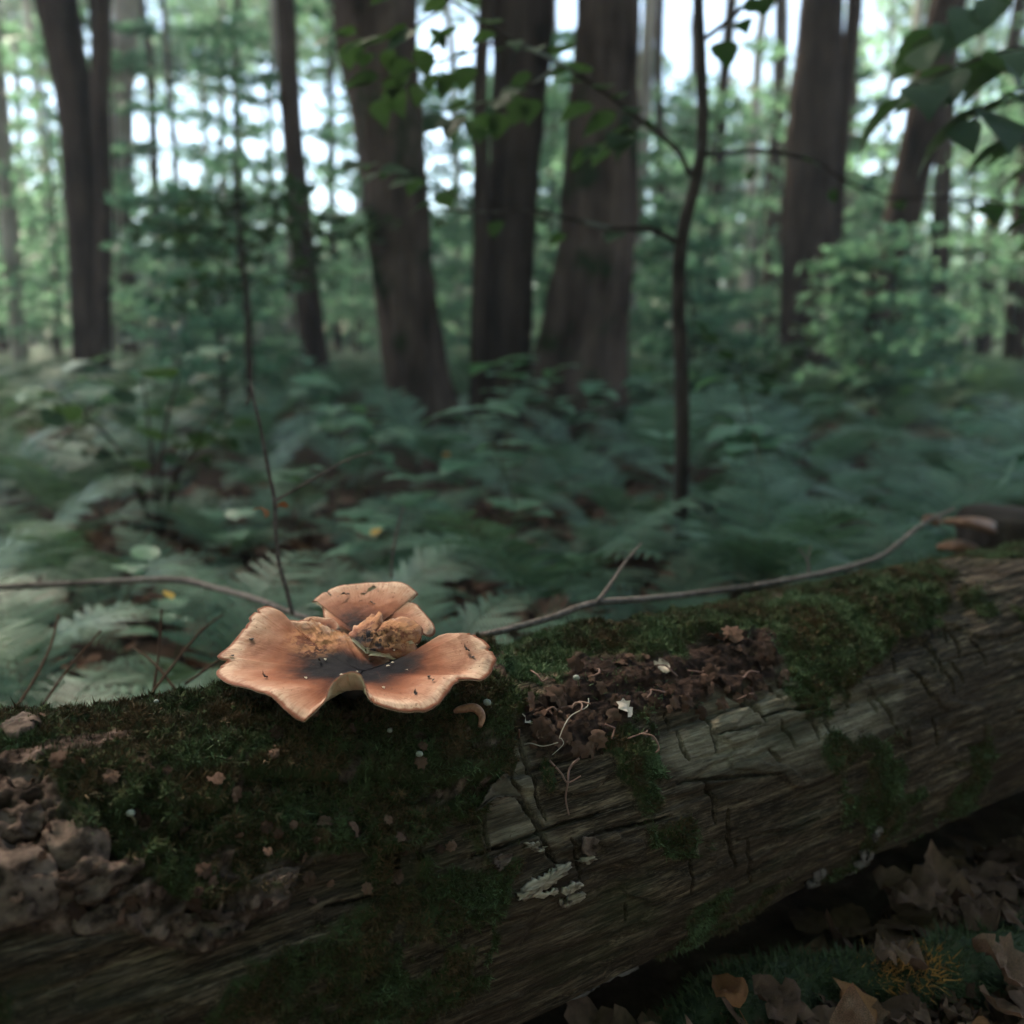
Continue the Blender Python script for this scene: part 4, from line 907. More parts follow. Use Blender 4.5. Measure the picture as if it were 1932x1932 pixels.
# ------------------------------------------------------------------ the crooked sapling in the middle
def px_path(pts, n=6): 
    A = np.array(pts, float); return catmull(np.stack([*at(A[:, 0], A[:, 1], A[:, 2]).T, A[:, 3] / 2 / 966 * TAN * A[:, 2]], -1), n)
LEAF_D = []
for k in range(4):
    v, f = leaf_geo(OVATE if k % 2 else TOOTH, 1.0, [.3, .45, .2, .35][k], .14, .05, k); LEAF_D.append(mesh_np('leaf', v, f, M_DARKLEAF, True, {'rnd': np.full(len(v), k * .2)}))
def leaf_along(parent, base, path, n, size, rg, spread=.06, droop=-.35, t0=.2):
    """single leaves on short stalks along a branch"""
    for i in range(n):
        t = t0 + (1 - t0) * (i + .5) / n; x = t * (len(path) - 1); k = min(int(x), len(path) - 2); p = path[k, :3] * (1 - x + k) + path[k + 1, :3] * (x - k); tn = path[k + 1, :3] - path[k, :3]; tn /= np.linalg.norm(tn) + 1e-9
        sd_ = np.cross(tn, (0, 0, 1)); sd_ /= np.linalg.norm(sd_) + 1e-9
        d = sd_ * (1 if i % 2 else -1) * rg.uniform(.6, 1) + tn * rg.uniform(.2, .8) + np.array([0, 0, rg.uniform(droop - .2, droop + .3)]); d /= np.linalg.norm(d)
        c = obj('leaf', LEAF_D[rg.integers(4)], parent); s = size * rg.uniform(.7, 1.2)
        up = np.array([rg.normal(0, .25), rg.normal(0, .25), 1.0])
        c.matrix_local = Matrix((loc4(p - base + d * rg.uniform(0, spread)) @ frame(d, up) @ np.diag([s, s, s, 1])).tolist())
SY = 1.95
trunkp = px_path([(1284, 1120, SY, 30), (1284, 1000, SY, 28), (1287, 850, SY, 28), (1286, 700, SY, 27), (1280, 560, SY, 25), (1288, 440, SY, 24), (1316, 330, SY, 22), (1326, 230, SY, 21), (1322, 100, SY, 20), (1318, -20, SY, 19), (1330, -300, SY, 15), (1340, -600, SY, 10)])
sb = ground_at(1284, 1100); sap = empty('sapling', (trunkp[0, 0], trunkp[0, 1], 0)); SB = np.array(sap.location)
tag(sap, 'thin crooked dark sapling with bare side branches standing in the ferns', 'tree')
tp = trunkp.copy(); tp[0, 2] = -.05
v, f = tube(tp[:, :3] - SB, tp[:, 3], 14, .12, 60, 3); obj('trunk', mesh_np('sapling_trunk', v, f, M_SAPBARK), sap)
rl = np.random.default_rng(8)
for pts, nl, sz in [([(1278, 458, SY, 12), (1225, 432, SY - .03, 11), (1150, 430, SY - .06, 9), (1075, 412, SY - .08, 8), (1000, 398, SY - .1, 7), (900, 400, SY - .1, 5), (820, 395, SY - .1, 3)], 5, .05),
                    ([(1302, 330, SY, 11), (1275, 280, SY - .04, 10), (1215, 232, SY - .1, 9), (1150, 180, SY - .16, 8), (1060, 122, SY - .22, 7), (960, 70, SY - .3, 6), (850, 0, SY - .4, 5), (740, -60, SY - .45, 4)], 26, .058),
                    ([(1328, 292, SY, 9), (1380, 288, SY + .05, 8), (1450, 285, SY + .1, 8), (1540, 305, SY + .1, 7), (1590, 338, SY + .1, 6), (1680, 372, SY + .1, 5), (1800, 372, SY + .1, 4), (1900, 380, SY + .1, 3)], 7, .05),
                    ([(1326, 75, SY, 10), (1360, 50, SY, 9), (1400, 15, SY, 8), (1450, -40, SY, 6)], 5, .07)]:
    B = px_path(pts); v, f = tube(B[:, :3] - SB, B[:, 3], 8, .12, 80, 5); br = obj('branch', mesh_np('sapling_branch', v, f, M_SAPBARK), sap); leaf_along(br, SB, B, nl, sz, rl)
# extra leafy twigs of the long left branch, hanging in front of the big trunks
for pts, nl in [([(1060, 122, SY - .22, 6), (1000, 160, SY - .2, 5), (930, 190, SY - .18, 4), (850, 215, SY - .16, 3)], 9), ([(960, 70, SY - .3, 5), (880, 100, SY - .28, 4), (780, 130, SY - .25, 4), (690, 150, SY - .2, 3)], 10),
                ([(850, 0, SY - .4, 5), (800, 40, SY - .36, 4), (730, 70, SY - .32, 3), (660, 60, SY - .3, 3)], 9), ([(1215, 232, SY - .1, 5), (1180, 250, SY - .1, 4), (1120, 270, SY - .1, 3)], 4), ([(900, 400, SY - .1, 3), (800, 330, SY, 3), (700, 300, SY, 2)], 5)]:
    B = px_path(pts); v, f = tube(B[:, :3] - SB, B[:, 3], 6); br = obj('twig', mesh_np('sapling_twig', v, f, M_SAPBARK), sap); leaf_along(br, SB, B, nl + 4, .06, rl)

# the leafy young tree whose branch hangs in from the right
ry0 = 1.75
hb = at(2080, 1000, ry0); hang = empty('leafy_sapling', (hb[0], hb[1], 0)); HB = np.array(hang.location)
tag(hang, 'broad dark leaves of a sapling hanging before the trunk that leans right', 'tree')
T_ = px_path([(2090, 1080, ry0, 30), (2070, 800, ry0, 26), (2040, 500, ry0, 22), (2000, 200, ry0, 18), (1960, -60, ry0, 15), (1900, -260, ry0, 10)]); T_[0, 2] = -.05
v, f = tube(T_[:, :3] - HB, T_[:, 3], 12, .1, 50, 6); obj('trunk', mesh_np('hanging_trunk', v, f, M_SAPBARK), hang)
for pts, nl, sz in [([(1990, 120, ry0, 8), (1930, 90, ry0 - .05, 7), (1850, 110, ry0 - .1, 6), (1770, 140, ry0 - .14, 5), (1700, 170, ry0 - .16, 3)], 10, .095), ([(2005, 230, ry0, 8), (1940, 170, ry0 - .1, 6), (1880, 190, ry0 - .15, 5), (1800, 230, ry0 - .2, 3)], 9, .098),
                    ([(1960, -60, ry0, 8), (1880, -10, ry0, 6), (1800, 40, ry0, 5), (1720, 90, ry0, 3)], 10, .09), ([(2020, 350, ry0, 7), (1960, 260, ry0 - .05, 5), (1900, 260, ry0 - .1, 3)], 6, .09), ([(2030, 450, ry0, 7), (1960, 400, ry0 + .2, 5), (1850, 380, ry0 + .4, 3)], 6, .08)]:
    B = px_path(pts); v, f = tube(B[:, :3] - HB, B[:, 3], 6); br = obj('branch', mesh_np('hanging_branch', v, f, M_SAPBARK), hang); leaf_along(br, HB, B, nl, sz, rl, .02, -.45, .1)
# slanting branch of the slim dark tree, and dark sprays left of centre
def sprayed(name, label, base_px, Y, pts, per, size, cat='tree', mat=None, rr=.16):
    b = ground_at(*base_px); b = np.array([b[0], b[1], 0.]) if base_px[1] > 660 else np.array([at(base_px[0], 640, Y)[0], Y, 0])
    o = empty(name, b); tag(o, label, cat)
    A = px_path([(base_px[0], 640 + CAM[2] / Y / TAN * 966, Y, 16)] + [(x, y, Y, w_) for x, y, w_ in pts[0]]); A[0, 2] = -.05
    v, f = tube(A[:, :3] - b, A[:, 3], 8, .1, 40, 4); obj('trunk', mesh_np(name + '_trunk', v, f, M_BARK), o)
    cen = []
    for br in pts[1:]:
        B = px_path([(x, y, Y + dz, w_) for x, y, dz, w_ in br]); v, f = tube(B[:, :3] - b, B[:, 3], 5); obj('branch', mesh_np(name + '_branch', v, f, M_BARK), o); cen.append(B[4:, :3] - b)
    c = np.vstack(cen); v, f, rn = leaf_cloud(c, np.full(len(c), rr), per, size, RNG, .5); obj('crown', mesh_np(name + '_crown', v, f, mat or M_DARKLEAF, False, {'rnd': rn}), o)
sprayed('young_tree', 'small tree holding dark layered leaf sprays between the left tree and the slim dark trunk', (470, 600), 4.2,
        [[(468, 600, 14), (455, 480, 12), (445, 380, 9), (440, 300, 5)], [(455, 480, 0, 6), (520, 450, .1, 4), (600, 440, .15, 3), (680, 430, .1, 2)], [(452, 470, 0, 6), (400, 440, -.1, 4), (330, 430, -.1, 2)],
         [(462, 540, 0, 6), (530, 510, .1, 4), (620, 520, .1, 2)], [(448, 410, 0, 5), (400, 385, .1, 3), (350, 370, .1, 2)], [(460, 520, 0, 5), (400, 520, -.2, 3), (340, 560, -.2, 2)], [(446, 390, 0, 5), (510, 375, 0, 3), (560, 380, 0, 2)]], 7, .075, rr=.2)
# dark bush behind the ferns on the left
def shrub(px, py, label, hgt, rad, n, size, rg, mat, name='shrub'):
    g = ground_at(px, py); b = np.array([g[0], g[1], -.01]); o = empty(name, b); tag(o, label, 'shrub')
    for i in range(6):
        an = i * 1.05 + rg.uniform(-.3, .3); e = np.array([math.cos(an) * rad * .8, math.sin(an) * rad * .8, hgt * rg.uniform(.7, 1)])
        P = catmull([(0, 0, -.02), e * [.35, .35, .6], e], 5); P = np.hstack([P, np.full((len(P), 1), .004)]); v, f = tube(P[:, :3], np.linspace(.006, .002, len(P)), 6); br = obj('branch', mesh_np('shrub_branch', v, f, M_BARK), o)
        leaf_along(br, np.zeros(3), P, n, size, rg, .05, -.2, .25)
shrub(300, 1010, 'dark round-leaved bush among the ferns left of the bare twig', .42, .26, 10, .085, rl, None)
shrub(1420, 820, 'dark low bush right of the thin crooked sapling', .6, .35, 9, .13, rl, None)

# ------------------------------------------------------------------ sticks and twigs
def stick(name, label, pts, mat, cat='stick', side=(), seed=0, extra_parts=()):
    A = px_path(pts); b = A[0, :3].copy(); o = empty(name, b); tag(o, label, cat)
    v, f = tube(A[:, :3] - b, A[:, 3], 10, .22, 140, seed); obj('stem', mesh_np(name, v, f, mat), o)
    for sd_ in side:
        B = px_path(sd_); v, f = tube(B[:, :3] - b, B[:, 3], 7, .2, 160, seed + 1); obj('twig', mesh_np(name + '_twig', v, f, mat), o)
    return o, b
stick('fallen_branch', 'long thin grey branch leaning along the back of the log past the mushroom', [(770, 1222, .66, 13), (850, 1210, .68, 13), (940, 1192, .72, 14), (1040, 1165, .76, 13), (1120, 1138, .80, 14), (1220, 1130, .86, 13), (1330, 1118, .93, 13), (1440, 1103, 1.0, 12), (1560, 1080, 1.08, 11), (1650, 1055, 1.14, 10), (1690, 1030, 1.17, 9), (1740, 990, 1.2, 8), (1800, 960, 1.24, 6)],
      M_STICK, 'branch', [[(1125, 1138, .80, 9), (1150, 1105, .82, 8), (1180, 1060, .84, 5), (1210, 1025, .86, 3)], [(1526, 1085, 1.06, 6), (1524, 1060, 1.06, 5), (1508, 1035, 1.06, 3)], [(1524, 1060, 1.06, 4), (1530, 1030, 1.06, 2)]], 1)
stick('fallen_branch', 'dark fallen branch lying among the ferns left of the mushroom', [(-40, 1110, 1.1, 12), (80, 1104, 1.1, 14), (200, 1098, 1.08, 13), (330, 1094, 1.05, 15), (400, 1108, 1.02, 13), (480, 1130, .97, 13), (560, 1160, .9, 11), (640, 1185, .86, 9)], M_STICK, 'branch', [], 2)
tw, tb = stick('bare_twig', 'upright leafless twig with one side shoot rising behind the mushroom', [(552, 1160, .84, 9), (540, 1110, .85, 8), (526, 1060, .86, 8), (520, 1000, .87, 8), (518, 945, .88, 8), (505, 880, .89, 7), (490, 800, .9, 6), (478, 750, .91, 5), (474, 715, .92, 4), (475, 680, .92, 2)], M_TWIG, 'twig',
      [[(519, 945, .88, 6), (560, 922, .89, 5), (610, 893, .9, 5), (655, 868, .91, 4), (705, 853, .92, 3)], [(474, 745, .91, 5), (464, 764, .91, 4)], [(655, 868, .91, 4), (660, 876, .91, 3)]], 3)
dl = [mesh_np('dry_leaf', *leaf_geo(OVATE, .016, .9, .6, .3, 5), M_DEADR)]
c = obj('dry_leaf', dl[0], tw); place(c, Vector(at(505, 975, .87) - tb), 1.2, 1, .8, .4); c = obj('dry_leaf', dl[0], tw); place(c, Vector(at(545, 955, .89) - tb), 2.2, .8, .4, .9)
stick('bare_twig', 'short thin bare stem standing in the ferns behind the mushroom', [(738, 1090, 1.0, 5), (742, 1040, 1.02, 5), (752, 990, 1.04, 4), (762, 955, 1.05, 3)], M_DEADSTEM and M_TWIG, 'twig', [], 6)
for k, pts in enumerate([[(20, 1350, .72, 6), (60, 1290, .78, 6), (95, 1220, .85, 5), (110, 1160, .9, 4)], [(80, 1330, .74, 5), (130, 1260, .8, 5), (190, 1190, .86, 4)], [(290, 1300, .74, 6), (300, 1230, .8, 5), (305, 1150, .86, 4)], [(285, 1310, .72, 7), (330, 1250, .78, 6), (380, 1190, .84, 5), (420, 1160, .88, 3)],
                         [(330, 1300, .74, 5), (290, 1250, .78, 5), (250, 1220, .82, 4)], [(350, 1290, .72, 5), (420, 1240, .78, 5), (440, 1220, .8, 4)]]):
    stick('dry_stalk', ['brown bent dead stem rising behind the left end of the log', 'brown dead stem slanting beside another behind the log', 'upright brown dead stem behind the log under the ferns', 'brown dead stem slanting from behind the log towards the mushroom', 'brown dead stem slanting back from the log, crossing another', 'low brown dead stem just left of the mushroom'][k], pts, M_DEADSTEM, 'stem', [], 20 + k)

# ------------------------------------------------------------------ small things on the log
mm = NT('pinhead_cap_grey'); M_PIN = mm.done(mm.bsdf(mm.ramp(mm.noise(mm.coord(), 900, 3), [(0.3, (.13, .13, .105)), (.7, (.24, .24, .20))]), .6))
mm = NT('pinhead_stalk'); M_PINS = mm.done(mm.bsdf((.10, .08, .045), .6))
def pinhead(x, y, bx, by, d, label):
    b, n, _ = on_log(bx, by); o = empty('tiny_mushroom', b); tag(o, label, 'mushroom')
    dist = np.linalg.norm(b - CAM); r = d * .62 / 966 * TAN * b[1]
    top = at(x, y, b[1] - .004); P = catmull([b - b - n * .002, (top - b) * .5 + n * .001, top - b], 5)
    v, f = tube(P, np.linspace(.0007, .0005, len(P)), 6); obj('stalk', mesh_np('stalk', v, f, M_PINS), o)
    a = np.linspace(-1.35, 1.5708, 9); prof = np.stack([np.cos(a) * r, np.sin(a) * r * .85 + r * .35], -1); prof[0, 0] = 0; prof[-1, 0] = 1e-6
    q = tube(np.stack([prof[:, 0] * 0, prof[:, 0] * 0, prof[:, 1]], -1), np.maximum(prof[:, 0], 1e-5), 16, .05, 900, 2)
    c = obj('cap', mesh_np('pin_cap', *q, M_PIN), o); c.location = top - b; c.rotation_euler = (-.3, .1, 0)
for a in [(919, 1328, 921, 1360, 13, 'tiny round pale mushroom on a yellow stalk right of the big mushroom'), (791, 1425, 785, 1445, 12, 'tiny grey round mushroom in the dark moss below the big mushroom'), (735, 1380, 732, 1398, 9, 'tiny grey mushroom in the shade under the big cap'),
          (1087, 1281, 1090, 1300, 11, 'tiny pale mushroom in the green moss beside the brown debris'), (246, 1537, 256, 1562, 14, 'tiny pale mushroom on a bent stalk on the mossy bark'), (295, 1325, 297, 1336, 8, 'tiny grey mushroom on the ridge of the log left of the big mushroom')]: pinhead(*a)
# curled husk
b, n, _ = on_log(875, 1375); hk = [(846, 1366), (862, 1365), (880, 1370), (890, 1380), (893, 1392)]
P = np.array([on_log(x, y, .003)[0] for x, y in hk]); P = catmull(P, 5); v, f = tube(P - b, .0027 * np.sin(np.linspace(.25, 2.9, len(P))) ** .6, 12, .15, 300, 4)
mm = NT('husk_brown'); o = obj('bud_husk', mesh_np('bud_husk', v, f, mm.done(mm.bsdf(mm.ramp(mm.noise(mm.coord(), 500, 3), [(.3, (.14, .055, .03)), (.7, (.28, .13, .075))]), .5))), None, b)
tag(o, 'curled brown husk lying on the moss below the right lobe of the mushroom', 'husk')
# pale torn leaf scraps and debris on the log
def on_log_obj(name, me, x, y, rz, sc, lift, label, cat, group=None, tilt=.15):
    p, n, _ = on_log(x, y, lift); o = obj(name, me); M = frame(np.cross(n, (math.cos(rz), math.sin(rz), .1)), n); o.matrix_world = Matrix((loc4(p) @ M @ np.diag([sc, sc, sc, 1])).tolist()); tag(o, label, cat, group); return o
M_SCRAP = leaf_mat('leaf_scrap_pale', (.50, .38, .30), (.60, .47, .38), .1)
M_DEBRIS = leaf_mat('leaf_debris', (.03, .016, .012), (.16, .09, .066), .08, (1.2, 1, .8), .85, .04, 150)
SCRAP = [mesh_np('scrap', *leaf_geo([(0, 0), (.2, .02), (.36, .15), (.3, .3), (.5, .45), (.34, .62), (.4, .8), (.16, .82), (0, .98)], 1, .5 + .2 * k, .3, .3, k), M_SCRAP if k == 0 else M_DEBRIS, True, {'rnd': np.full(55 if 0 else 1 + 3 * 16, .2 * k)}) for k in range(4)]
on_log_obj('leaf_scrap', SCRAP[0], 1012, 1378, .4, .020, .004, 'pale torn leaf scrap on the dark debris right of the crack', 'leaf')
on_log_obj('leaf_scrap', SCRAP[0], 1185, 1355, 1.4, .014, .004, 'second pale leaf scrap lying where the debris meets bare wood', 'leaf')
on_log_obj('leaf_scrap', SCRAP[0], 1255, 1250, 2.4, .014, .003, 'small pale leaf scrap on the moss edge above the debris', 'leaf')
rd = np.random.default_rng(3)
n_ = 0
while n_ < 110:
    x, y = rd.uniform(960, 1500), rd.uniform(1200, 1440)
    if poly_sd(np.array([x]), np.array([y]), HUMUS_POLY)[0] < -6: continue
    n_ += 1; on_log_obj('leaf_scrap', SCRAP[1 + n_ % 3], x, y, rd.uniform(0, 6), rd.uniform(.05, 1) ** 1.6 * .016 + .003, rd.uniform(.001, .005), 'brown crumbled leaf scrap in the dark debris on the log', 'leaf', 'leaf scraps in the debris on the log')
for k in range(70):
    x, y = rd.uniform(20, 900), rd.uniform(1370, 1720)
    on_log_obj('leaf_scrap', SCRAP[1 + k % 3], x, y, rd.uniform(0, 6), rd.uniform(.004, .010), rd.uniform(.002, .004), 'small brown leaf flake caught in the moss on the bark', 'leaf', 'leaf flakes caught in the moss')
# fine rootlets and threads
def thread(name, label, pts, r, mat, lift=.004, cat='root'):
    P = catmull(np.array([on_log(x, y, lift)[0] for x, y in pts]), 6); b = P[0].copy(); v, f = tube(P - b, np.linspace(r, r * .5, len(P)), 6, .15, 400, 1); o = obj(name, mesh_np(name, v, f, mat), None, b); tag(o, label, cat)
M_ROOT = leaf_mat('rootlet_red', (.12, .055, .04), (.18, .09, .065), 0); M_THREAD = leaf_mat('thread_pale', (.26, .21, .17), (.3, .25, .2), 0)
thread('rootlet', 'thin pale rootlet curving over the dark debris', c3([(1455, 170), (1430, 215), (1370, 255), (1310, 300), (1275, 345), (1285, 375), (1300, 395), (1265, 430)]), .00045, M_THREAD)
thread('rootlet', 'thin pale rootlet running left from the curved one', c3([(1070, 350), (1130, 370), (1200, 382), (1270, 388)]), .0005, M_THREAD)
thread('rootlet', 'reddish rootlet hanging down over the bare wood beside the green moss', c3([(1400, 480), (1360, 540), (1335, 600), (1335, 680), (1352, 780)]), .0009, M_ROOT)
thread('rootlet', 'forked reddish rootlet above the hanging one', c3([(1250, 500), (1275, 550), (1330, 590), (1400, 560)]), .0008, M_ROOT)
thread('rootlet', 'reddish rootlet crossing the crack near the pale leaf scrap', c3([(1035, 315), (1075, 370), (1120, 440)]), .0007, M_ROOT)
for k in range(14):
    x, y = rd.uniform(1000, 1400), rd.uniform(1260, 1400); a = rd.uniform(0, 6)
    P = [(x + t * 40 * math.cos(a + t * .9), y + t * 22 * math.sin(a + t)) for t in np.linspace(0, 1, 4)]
    pl = catmull(np.array([on_log(px, py, .005)[0] for px, py in P]), 4); b = pl[0].copy(); v, f = tube(pl - b, .0006, 5); o = obj('rootlet', mesh_np('rootlet', v, f, M_ROOT), None, b); tag(o, 'short reddish rootlet tangled in the dark debris', 'root', 'rootlets in the debris')
# crumbs lying on the caps
def cap_point(cx, cyy):
    X, Y = (400 + cx * .33126) * .94336, (1120 + cyy * .33126) * .94336; best = None
    for c in mush.children:
        if c.name.split('.')[0] == 'stem': continue
        n = len(c.data.vertices); co = np.empty(n * 3, np.float32); c.data.vertices.foreach_get('co', co); un = np.empty(n, np.float32); c.data.attributes['und'].data.foreach_get('value', un)
        w_ = co.reshape(-1, 3) + ML; px, py = w2px(w_); d = np.hypot(px - X, py - Y) + un * 1e3
        k = np.where(d < d.min() + 1.2)[0]; k = k[np.argmin(w_[k, 1])]
        if d[k] < 6 and (best is None or w_[k, 1] < best[1]): best = w_[k]
    return best
M_CRUMB = leaf_mat('crumb_dark', (.012, .008, .006), (.05, .028, .02), 0); M_FLECK = leaf_mat('fleck_pale', (.45, .36, .28), (.5, .4, .3), 0)
crumb_me = [mesh_np('crumb', *leaf_geo(h_, 1, c_, .5, .5, 40 + i), M_CRUMB if i < 3 else M_FLECK) for i, (h_, c_) in enumerate([(OVATE, 1.2), (TOOTH, -.9), ([(0, 0), (.06, .1), (.05, .5), (.09, .8), (0, 1.3)], .9), (OVATE, .6)])]
def crumb(cx, cyy, sz, kind, rz, label, group=None):
    p = cap_point(cx, cyy)
    if p is None: return
    o = obj('crumb', crumb_me[kind]); place(o, tuple(p + np.array([0, -.0006, .0006])), rz, sz, .5, .1); tag(o, label, 'debris', group)
for cx, cyy, sz, kd, rz, lb in [(322, 486, .004, 0, .8, 'dark crumb on the upper left lobe of the big mushroom'), (1628, 548, .005, 1, 1.9, 'dark curled crumb on the right lobe of the big mushroom'), (1652, 592, .003, 0, .2, 'small dark crumb beside the curled one on the right lobe'), (1385, 712, .0035, 0, .3, 'dark crumb on the slope of the right lobe'),
                             (410, 712, .0045, 1, 2.2, 'brown flake near the front left rim of the big mushroom'), (905, 205, .007, 2, 2.2, 'thin dark curl lying on the rear lobe of the big mushroom'), (1060, 268, .005, 2, 1.0, 'thin dark strip low on the rear lobe of the big mushroom'), (795, 215, .005, 2, .7, 'fine dark strand at the left of the rear lobe'), (1302, 815, .003, 1, .5, 'dark speck by the front right rim of the big mushroom'), (205, 580, .003, 0, 1, 'dark speck at the notch of the left rim')]: crumb(cx, cyy, sz, kd, rz, lb)
for k in range(14):
    cx, cyy = rd.normal(960, 260), rd.normal(640, 75); crumb(cx, cyy, rd.uniform(.0012, .0026), 3 if k % 3 else 1, rd.uniform(0, 6), 'tiny pale fleck on the dark middle of the big mushroom' if k % 3 else 'tiny dark fleck on the cap of the big mushroom', 'pale flecks on the cap' if k % 3 else 'dark flecks on the cap')

# ------------------------------------------------------------------ leaf litter
DEADL = []
for k in range(8):
    v, f = leaf_geo([MAPLE, OVATE, MAPLE, TOOTH][k % 4], 1.0, [.5, -.6, .25, .9, -.3, .6, .4, .8][k], [.25, .5, -.2, .4, .1, .5, .3, -.2][k], [.45, .3, .6, .4, .55, .45, .65, .4][k], 70 + k, 6, .45); DEADL.append(mesh_np('dead_leaf', v, f, M_DEADR if k == 5 else M_DEAD, True, {'rnd': np.full(len(v), k * .11)}))
rk = np.random.default_rng(55); n_ = 0
while n_ < 290:                                                    # the ones seen in front of the log
    x, y = rk.uniform(1000, 2000), rk.uniform(1420, 2000); p = ground_at(x, y); dn, ds = log_side(p[0], p[1])
    if dn > -.115: continue
    n_ += 1; kd = int(rk.integers(8) if rk.random() < .6 else rk.integers(4) * 2 % 8); o = obj('dead_leaf', DEADL[kd]); s = rk.uniform(.017, .038)
    place(o, (p[0], p[1], float(ground_h(p[:1], p[1:2])[0]) + rk.uniform(.004, .022)), rk.uniform(0, 6.28), s, rk.normal(0, .35), rk.normal(0, .35)); lb, gp = {0: ('brown lobed dead leaf on the ground in front of the log', 'lobed dead leaves'), 1: ('brown oval dead leaf on the ground in front of the log', 'oval dead leaves'), 2: ('brown toothed dead leaf on the ground in front of the log', 'toothed dead leaves'), 3: ('russet oval dead leaf on the ground in front of the log', 'russet dead leaves')}[3 if kd == 5 else (0, 1, 0, 2)[kd % 4]]
    tag(o, lb, 'leaf', gp)
for x, y, s, rz, k, lb, rx in [(1395, 1905, .034, .3, 5, 'crumpled orange-brown leaf at the foot of the log', .3), (1500, 1910, .034, .9, 0, 'purplish brown leaf leaning on the crumpled orange one', .5), (1605, 1990, .045, .15, 1, 'pointed russet leaf standing upright on the ground', 1.2), (1760, 1690, .05, .8, 0, 'large flat tan maple leaf near the log', .1), (1880, 1700, .045, 2.2, 2, 'pale dry maple leaf with light patches', .1), (1930, 1840, .04, 1.2, 4, 'grey-brown leaf leaning on the mossy root', .5), (1660, 1790, .035, 4, 6, 'light brown crumpled leaf amid the litter', .2)]:
    p = ground_at(x, y, .03); o = obj('dead_leaf', DEADL[k]); place(o, tuple(p), rz, s, rx, 0); tag(o, lb, 'leaf')
def litter(name, label, n, cond, box, size):
    parts, rn = [], []; base = [leaf_geo([OVATE, MAPLE, TOOTH][k], 1.0, .5 - .4 * k, .3, .2, k, 2) for k in range(3)]; c_ = 0
    while c_ < n:
        x, y = rk.uniform(box[0], box[1]), rk.uniform(box[2], box[3])
        if not cond(x, y): continue
        c_ += 1; s = rk.uniform(*size); M = loc4((x, y, float(0) + rk.uniform(-.012, .012))) @ rot('Z', rk.uniform(0, 6.28)) @ rot('X', rk.normal(0, .35)) @ rot('Y', rk.normal(0, .35)) @ np.diag([s, s, s, 1])
        g = xform(base[rk.integers(3)], M); parts.append(g); rn.append(np.full(len(g[0]), rk.random()))
    v, f = join(parts); o = obj(name, mesh_np(name, v, f, M_DEAD, True, {'rnd': np.concatenate(rn)})); tag(o, label, 'leaf litter', kind='stuff')
litter('leaf_litter', 'layer of small brown leaves covering the ground before the log', 1500, lambda x, y: log_side(x, y)[0] < -.1, (-.2, 1.3, .35, 1.3), (.02, .05))
litter('leaf_litter', 'brown dead leaves on the ground beneath the ferns behind the log', 1700, lambda x, y: log_side(x, y)[0] > .1, (-1.2, 1.8, .7, 3.0), (.03, .07))
YL = mesh_np('yellow_leaf', *leaf_geo(OVATE, 1, .4, .2, .1, 3), M_YELLOW)
for x, y, Y, s in [(1112, 1196, .78, .012), (1230, 795, 3.6, .05), (1365, 880, 2.6, .04), (700, 1010, 1.6, .025), (845, 860, 3, .04), (1880, 425, 2.2, .035), (325, 1130, 1.1, .02)]:
    o = obj('yellow_leaf', YL); place(o, tuple(at(x, y, Y)), rk.uniform(0, 6), s, .5, .2); tag(o, 'small yellowed leaf caught on the green plants', 'leaf', 'yellow leaves caught on plants')

# mossy root in the litter, lower right
def mossy_root():
    P = np.array([ground_at(x, y, z) for x, y, z in [(1250, 2010, -.02), (1400, 1900, .0), (1560, 1860, .005), (1720, 1850, .005), (1850, 1830, .0), (2000, 1790, -.02)]]); P = catmull(P, 10); b = P[0].copy()
    r = .022 + .006 * np.sin(np.linspace(0, 9, len(P))); v, f = tube(P - b, r, 40, .35, 60, 9); o = empty('mossy_root', b); tag(o, 'low moss-covered root with an orange patch in the leaf litter', 'root')
    m = NT('root_moss'); n1 = m.noise(m.coord(), 70, 4); col = m.ramp(n1, [(.35, (.012, .018, .008)), (.6, (.03, .042, .018)), (.75, (.06, .04, .025))]); obj('wood', mesh_np('root_wood', v, f, m.done(m.bsdf(col, .9))), o)
    N = 16000; i = rd.integers(0, len(v) - 2, N); c = (P - b)[np.minimum(i // 40, len(P) - 1)]; n = v[i] - c; n /= np.linalg.norm(n, axis=1)[:, None] + 1e-9; p = v[i] + rd.normal(0, .0016, (N, 3)); L = rd.uniform(.003, .008, N)[:, None]
    d = n + rd.normal(0, .5, (N, 3)); sd_ = np.cross(d, rd.normal(0, 1, (N, 3))); sd_ /= np.linalg.norm(sd_, axis=1)[:, None]; wv = np.stack([p - sd_ * .0006, p + sd_ * .0006, p + d * L], 1).reshape(-1, 3)
    oc = at(1690, 1800, 1) ; px, py = w2px(p + b); org = np.exp(-(((px - 1720) / 90) ** 2 + ((py - 1830) / 45) ** 2)) > rd.uniform(.2, .8, N)
    m = NT('root_moss_blades'); col = m.ramp(m.attr('rnd'), [(0, (.03, .05, .02)), (.5, (.05, .06, .025)), (.6, (.3, .13, .03)), (1, (.36, .17, .05))]); mo = obj('moss', mesh_np('root_moss', wv, np.arange(3 * N).reshape(-1, 3), m.done(m.bsdf(col, .7)), False, {'rnd': np.repeat(np.where(org, .8, rd.random(N) * .5), 3)}), o); mo['kind'] = 'stuff'
mossy_root()

